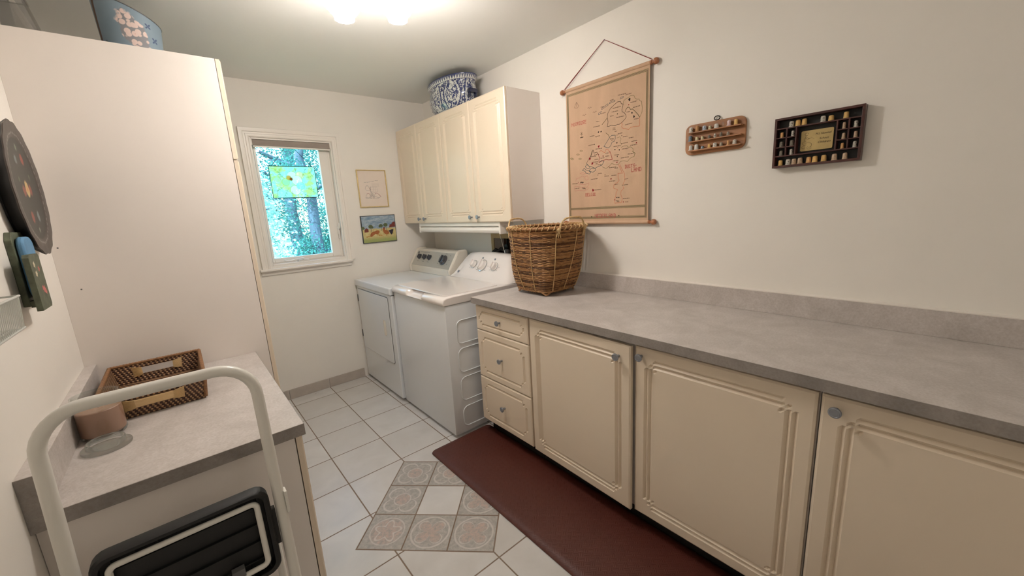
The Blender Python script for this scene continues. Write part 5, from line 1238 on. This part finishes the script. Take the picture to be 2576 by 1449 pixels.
def step(z0, z1, x0, x1, yo):
    fn = lambda u, v, w: (u, LY(v)+yo-w, v)      # w>0 faces the camera
    root = None
    b = MB(); out = rrect(x0, x1, z0, z1, .028); inn = rrect(x0+.012, x1-.012, z0+.012, z1-.012, .02)
    n = len(out)
    lay = [(out, -.012), (out, .012), (rrect(x0+.004, x1-.004, z0+.004, z1-.004, .026), .018), (inn, .016), (inn, -.006)]
    V = [fn(u, v, w) for P, w in lay for u, v in P]; F = []
    for i in range(len(lay)-1): F += [(i*n+j, i*n+(j+1) % n, (i+1)*n+(j+1) % n, (i+1)*n+j) for j in range(n)]
    F += [list(range(n)), list(range(4*n, 5*n))]
    b.add(V, F)
    k = 0; x = x0+.03
    while x < x1-.02:
        b.prism([(x-.0012, z1-.034), (x+.0012, z1-.034), (x+.0012, z1-.011), (x-.0012, z1-.011)], fn, -.006, .006)
        b.prism([(x-.0012, z0+.011), (x+.0012, z0+.011), (x+.0012, z0+.034), (x-.0012, z0+.034)], fn, -.006, .006); x += .036
    for q in range(1, 5):
        v = z0+(z1-z0)*q/5; b.prism([(x0+.03, v-.001), (x1-.03, v-.001), (x1-.03, v+.001), (x0+.03, v+.001)], fn, -.006, .003)
    t_ = b.build('tread', M['black'], sl_, smooth=35)
    b = MB(); q = rrect(x0+.026, x1-.026, z0+.028, z1-.028, .012)
    b.tube([fn(u, v, .010) for u, v in q], .0066, 8, closed=True); b.build('tread_support', M['tube'], t_, smooth=60)
    b = MB(); b.prism([((x0+x1)/2+.055, z0+.018), ((x0+x1)/2+.08, z0+.018), ((x0+x1)/2+.08, z0+.05), ((x0+x1)/2+.055, z0+.05)], fn, .0, .016); b.build('latch', M['grey'], t_)
    for x in (x0, x1):
        s = -1 if x == x0 else 1
        b = MB(); b.prism([(x-.001, (z0+z1)/2-.045), (x+s*.008, (z0+z1)/2-.045), (x+s*.008, (z0+z1)/2+.045), (x-.001, (z0+z1)/2+.045)], fn, -.008, .008); b.build('pivot_bracket', M['black'], sl_)
step(.590, .803, -2.2035, -1.8985, .0)
step(.25, .44, -2.2035, -1.8985, .0)
for x, s in ((xl, -1), (xr, 1)):
    b = MB(); z = .745; b.bbox(x+s*.010, x+s*.017, LY(z)-.012, LY(z)+.012, z-.03, z+.03, .003); b.lathe([(.006, 0), (.006, .004), (0, .0045)], (0, 0, 0), 10, 'x' if s > 0 else '-x', close=False)
    b.build('hinge_plate', M['tube'], sl_)

# ------------------------------------------------------------------ ceiling light
cl = thing('ceiling_light', 'lit ceiling fixture with two glowing opal glass globes', 'ceiling light', (-1.194, -1.77, H))
b = MB(); b.lathe([(.0, 0), (.062, 0), (.062, -.010), (.05, -.022), (.016, -.028), (0, -.028)], (-1.194, -1.77, H), 32, close=False); b.build('canopy', M['trim'], cl, smooth=40)
for cx, cy, cz in ((-1.103, -1.822, 2.305), (-1.285, -1.715, 2.305)):
    b = MB(); b.tube([(-1.194, -1.77, H-.015), ((-1.194+cx)/2, (-1.77+cy)/2, H-.02), (cx, cy, H-.024)], .007, 10); b.build('arm', M['trim'], cl, smooth=60)
    b = MB(); b.lathe([(.0772, .007), (.078, .0), (.072, -.030), (.054, -.055), (.042, -.0622)], (cx, cy, cz), 32, close=True); g = b.build('glass_globe', M['lamp'], cl, smooth=60)
    b = MB(); b.lathe([(.020, .100), (.034, .095), (.062, .070), (.0785, .036), (.0815, .008), (.0782, .0072)], (cx, cy, cz), 32, close=True); b.build('holder', M['trim'], cl, smooth=60)  # opaque cup added to keep the globe's light off the ceiling
    b = MB(); b.lathe([(.042, -.0625), (.0435, -.065), (.041, -.068), (.0385, -.079), (.039, -.082), (.0, -.0825)], (cx, cy, cz), 28, close=False)
    if cx > -1.2: b.lathe([(.003, 0), (.003, .012), (.006, .013), (.006, .018), (0, .0185)], (cx-.040, cy-.012, cz-.068), 8, '-x', close=False)
    b.build('glass_neck', M['lamp'], g, smooth=60)

# ------------------------------------------------------------------ the garden outside the window
struct(MB().box(-14, 26, .3, 46, -.62, -.5).build('ground', M['grass']))
def tree(x, y, h, r, leaf, label, n, seed, low=.2, size=.11, trunk=.16, name='garden_tree'):
    t = thing(name, label, 'tree', (x, y, -.5), 'trees in the garden')
    g = random.Random(seed)
    b = MB(); ph = [(x+g.uniform(-.05, .05)*k, y+g.uniform(-.05, .05)*k, -.55+h*.92*k/7) for k in range(8)]
    b.tube(ph, [trunk*(1-.75*k/7) for k in range(8)], 10)
    for k in range(9):
        a = g.uniform(0, 6.28); z0 = h*g.uniform(max(low, .15), .8); L = r*g.uniform(.5, .9)
        b.tube([(x, y, z0-.5), (x+cos(a)*L*.5, y+sin(a)*L*.5, z0-.5+L*.25), (x+cos(a)*L, y+sin(a)*L, z0-.5+L*.35)], [trunk*.35, trunk*.2, trunk*.08], 6)
    b.build('trunk', M['bark'], t, smooth=60)
    b = MB(); cl_ = []
    for k in range(int(26+h*5)):
        a = g.uniform(0, 6.28); zz = g.uniform(low, 1.0); rad = r*(1-.55*abs(zz-.55)/.5)*math.sqrt(g.uniform(.15, 1))
        cl_.append((x+cos(a)*rad, y+sin(a)*rad, h*zz-.5, r*g.uniform(.16, .34)))
    V = []; F = []
    for i in range(n):
        q = cl_[i % len(cl_)]
        d = Vector((g.gauss(0, 1), g.gauss(0, 1), g.gauss(0, .8)))
        p = Vector(q[:3])+d*q[3]*.62
        if p.y < .75: continue
        a = Vector((g.gauss(0, 1), g.gauss(0, 1), g.gauss(-.4, .5))).normalized(); s = a.cross(Vector((g.gauss(0, 1), g.gauss(0, 1), g.gauss(0, 1)))).normalized()
        l = size*g.uniform(.6, 1.25); o = len(V)
        V += [p, p+a*l*.5+s*l*.3, p+a*l, p+a*l*.5-s*l*.3]; F.append((o, o+1, o+2, o+3))
    b.add(V, F); b.build('foliage', M[leaf], t)
tree(.58, 6.6, 6.4, 1.25, 'leaf', 'broad leafy tree with a thick trunk in the right half of the window view', 24000, 1, .12, .055, .16)
tree(-1.12, 4.2, 2.75, .72, 'leaf_sunlit', 'pale sunlit tree at the left of the window view', 7000, 2, .62, .06, .06)
tree(1.25, 11.6, 9.0, 2.3, 'leaf', 'tall dense tree far behind in the middle of the window view', 24000, 4, .05, .09, .24)
tree(5.7, 12.6, 8.0, 2.0, 'leaf', 'wide green tree beyond the right side of the window', 7000, 6, .06, .14, .24)
tree(-3.6, 11.0, 8.0, 2.1, 'leaf', 'wide green tree beyond the left side of the window', 7000, 5, .06, .14, .24)
tree(-1.08, 2.55, 1.66, .44, 'leaf_sunlit', 'low pale sunlit shrub at the lower left of the window view', 6000, 8, .25, .05, .04, 'garden_shrub')
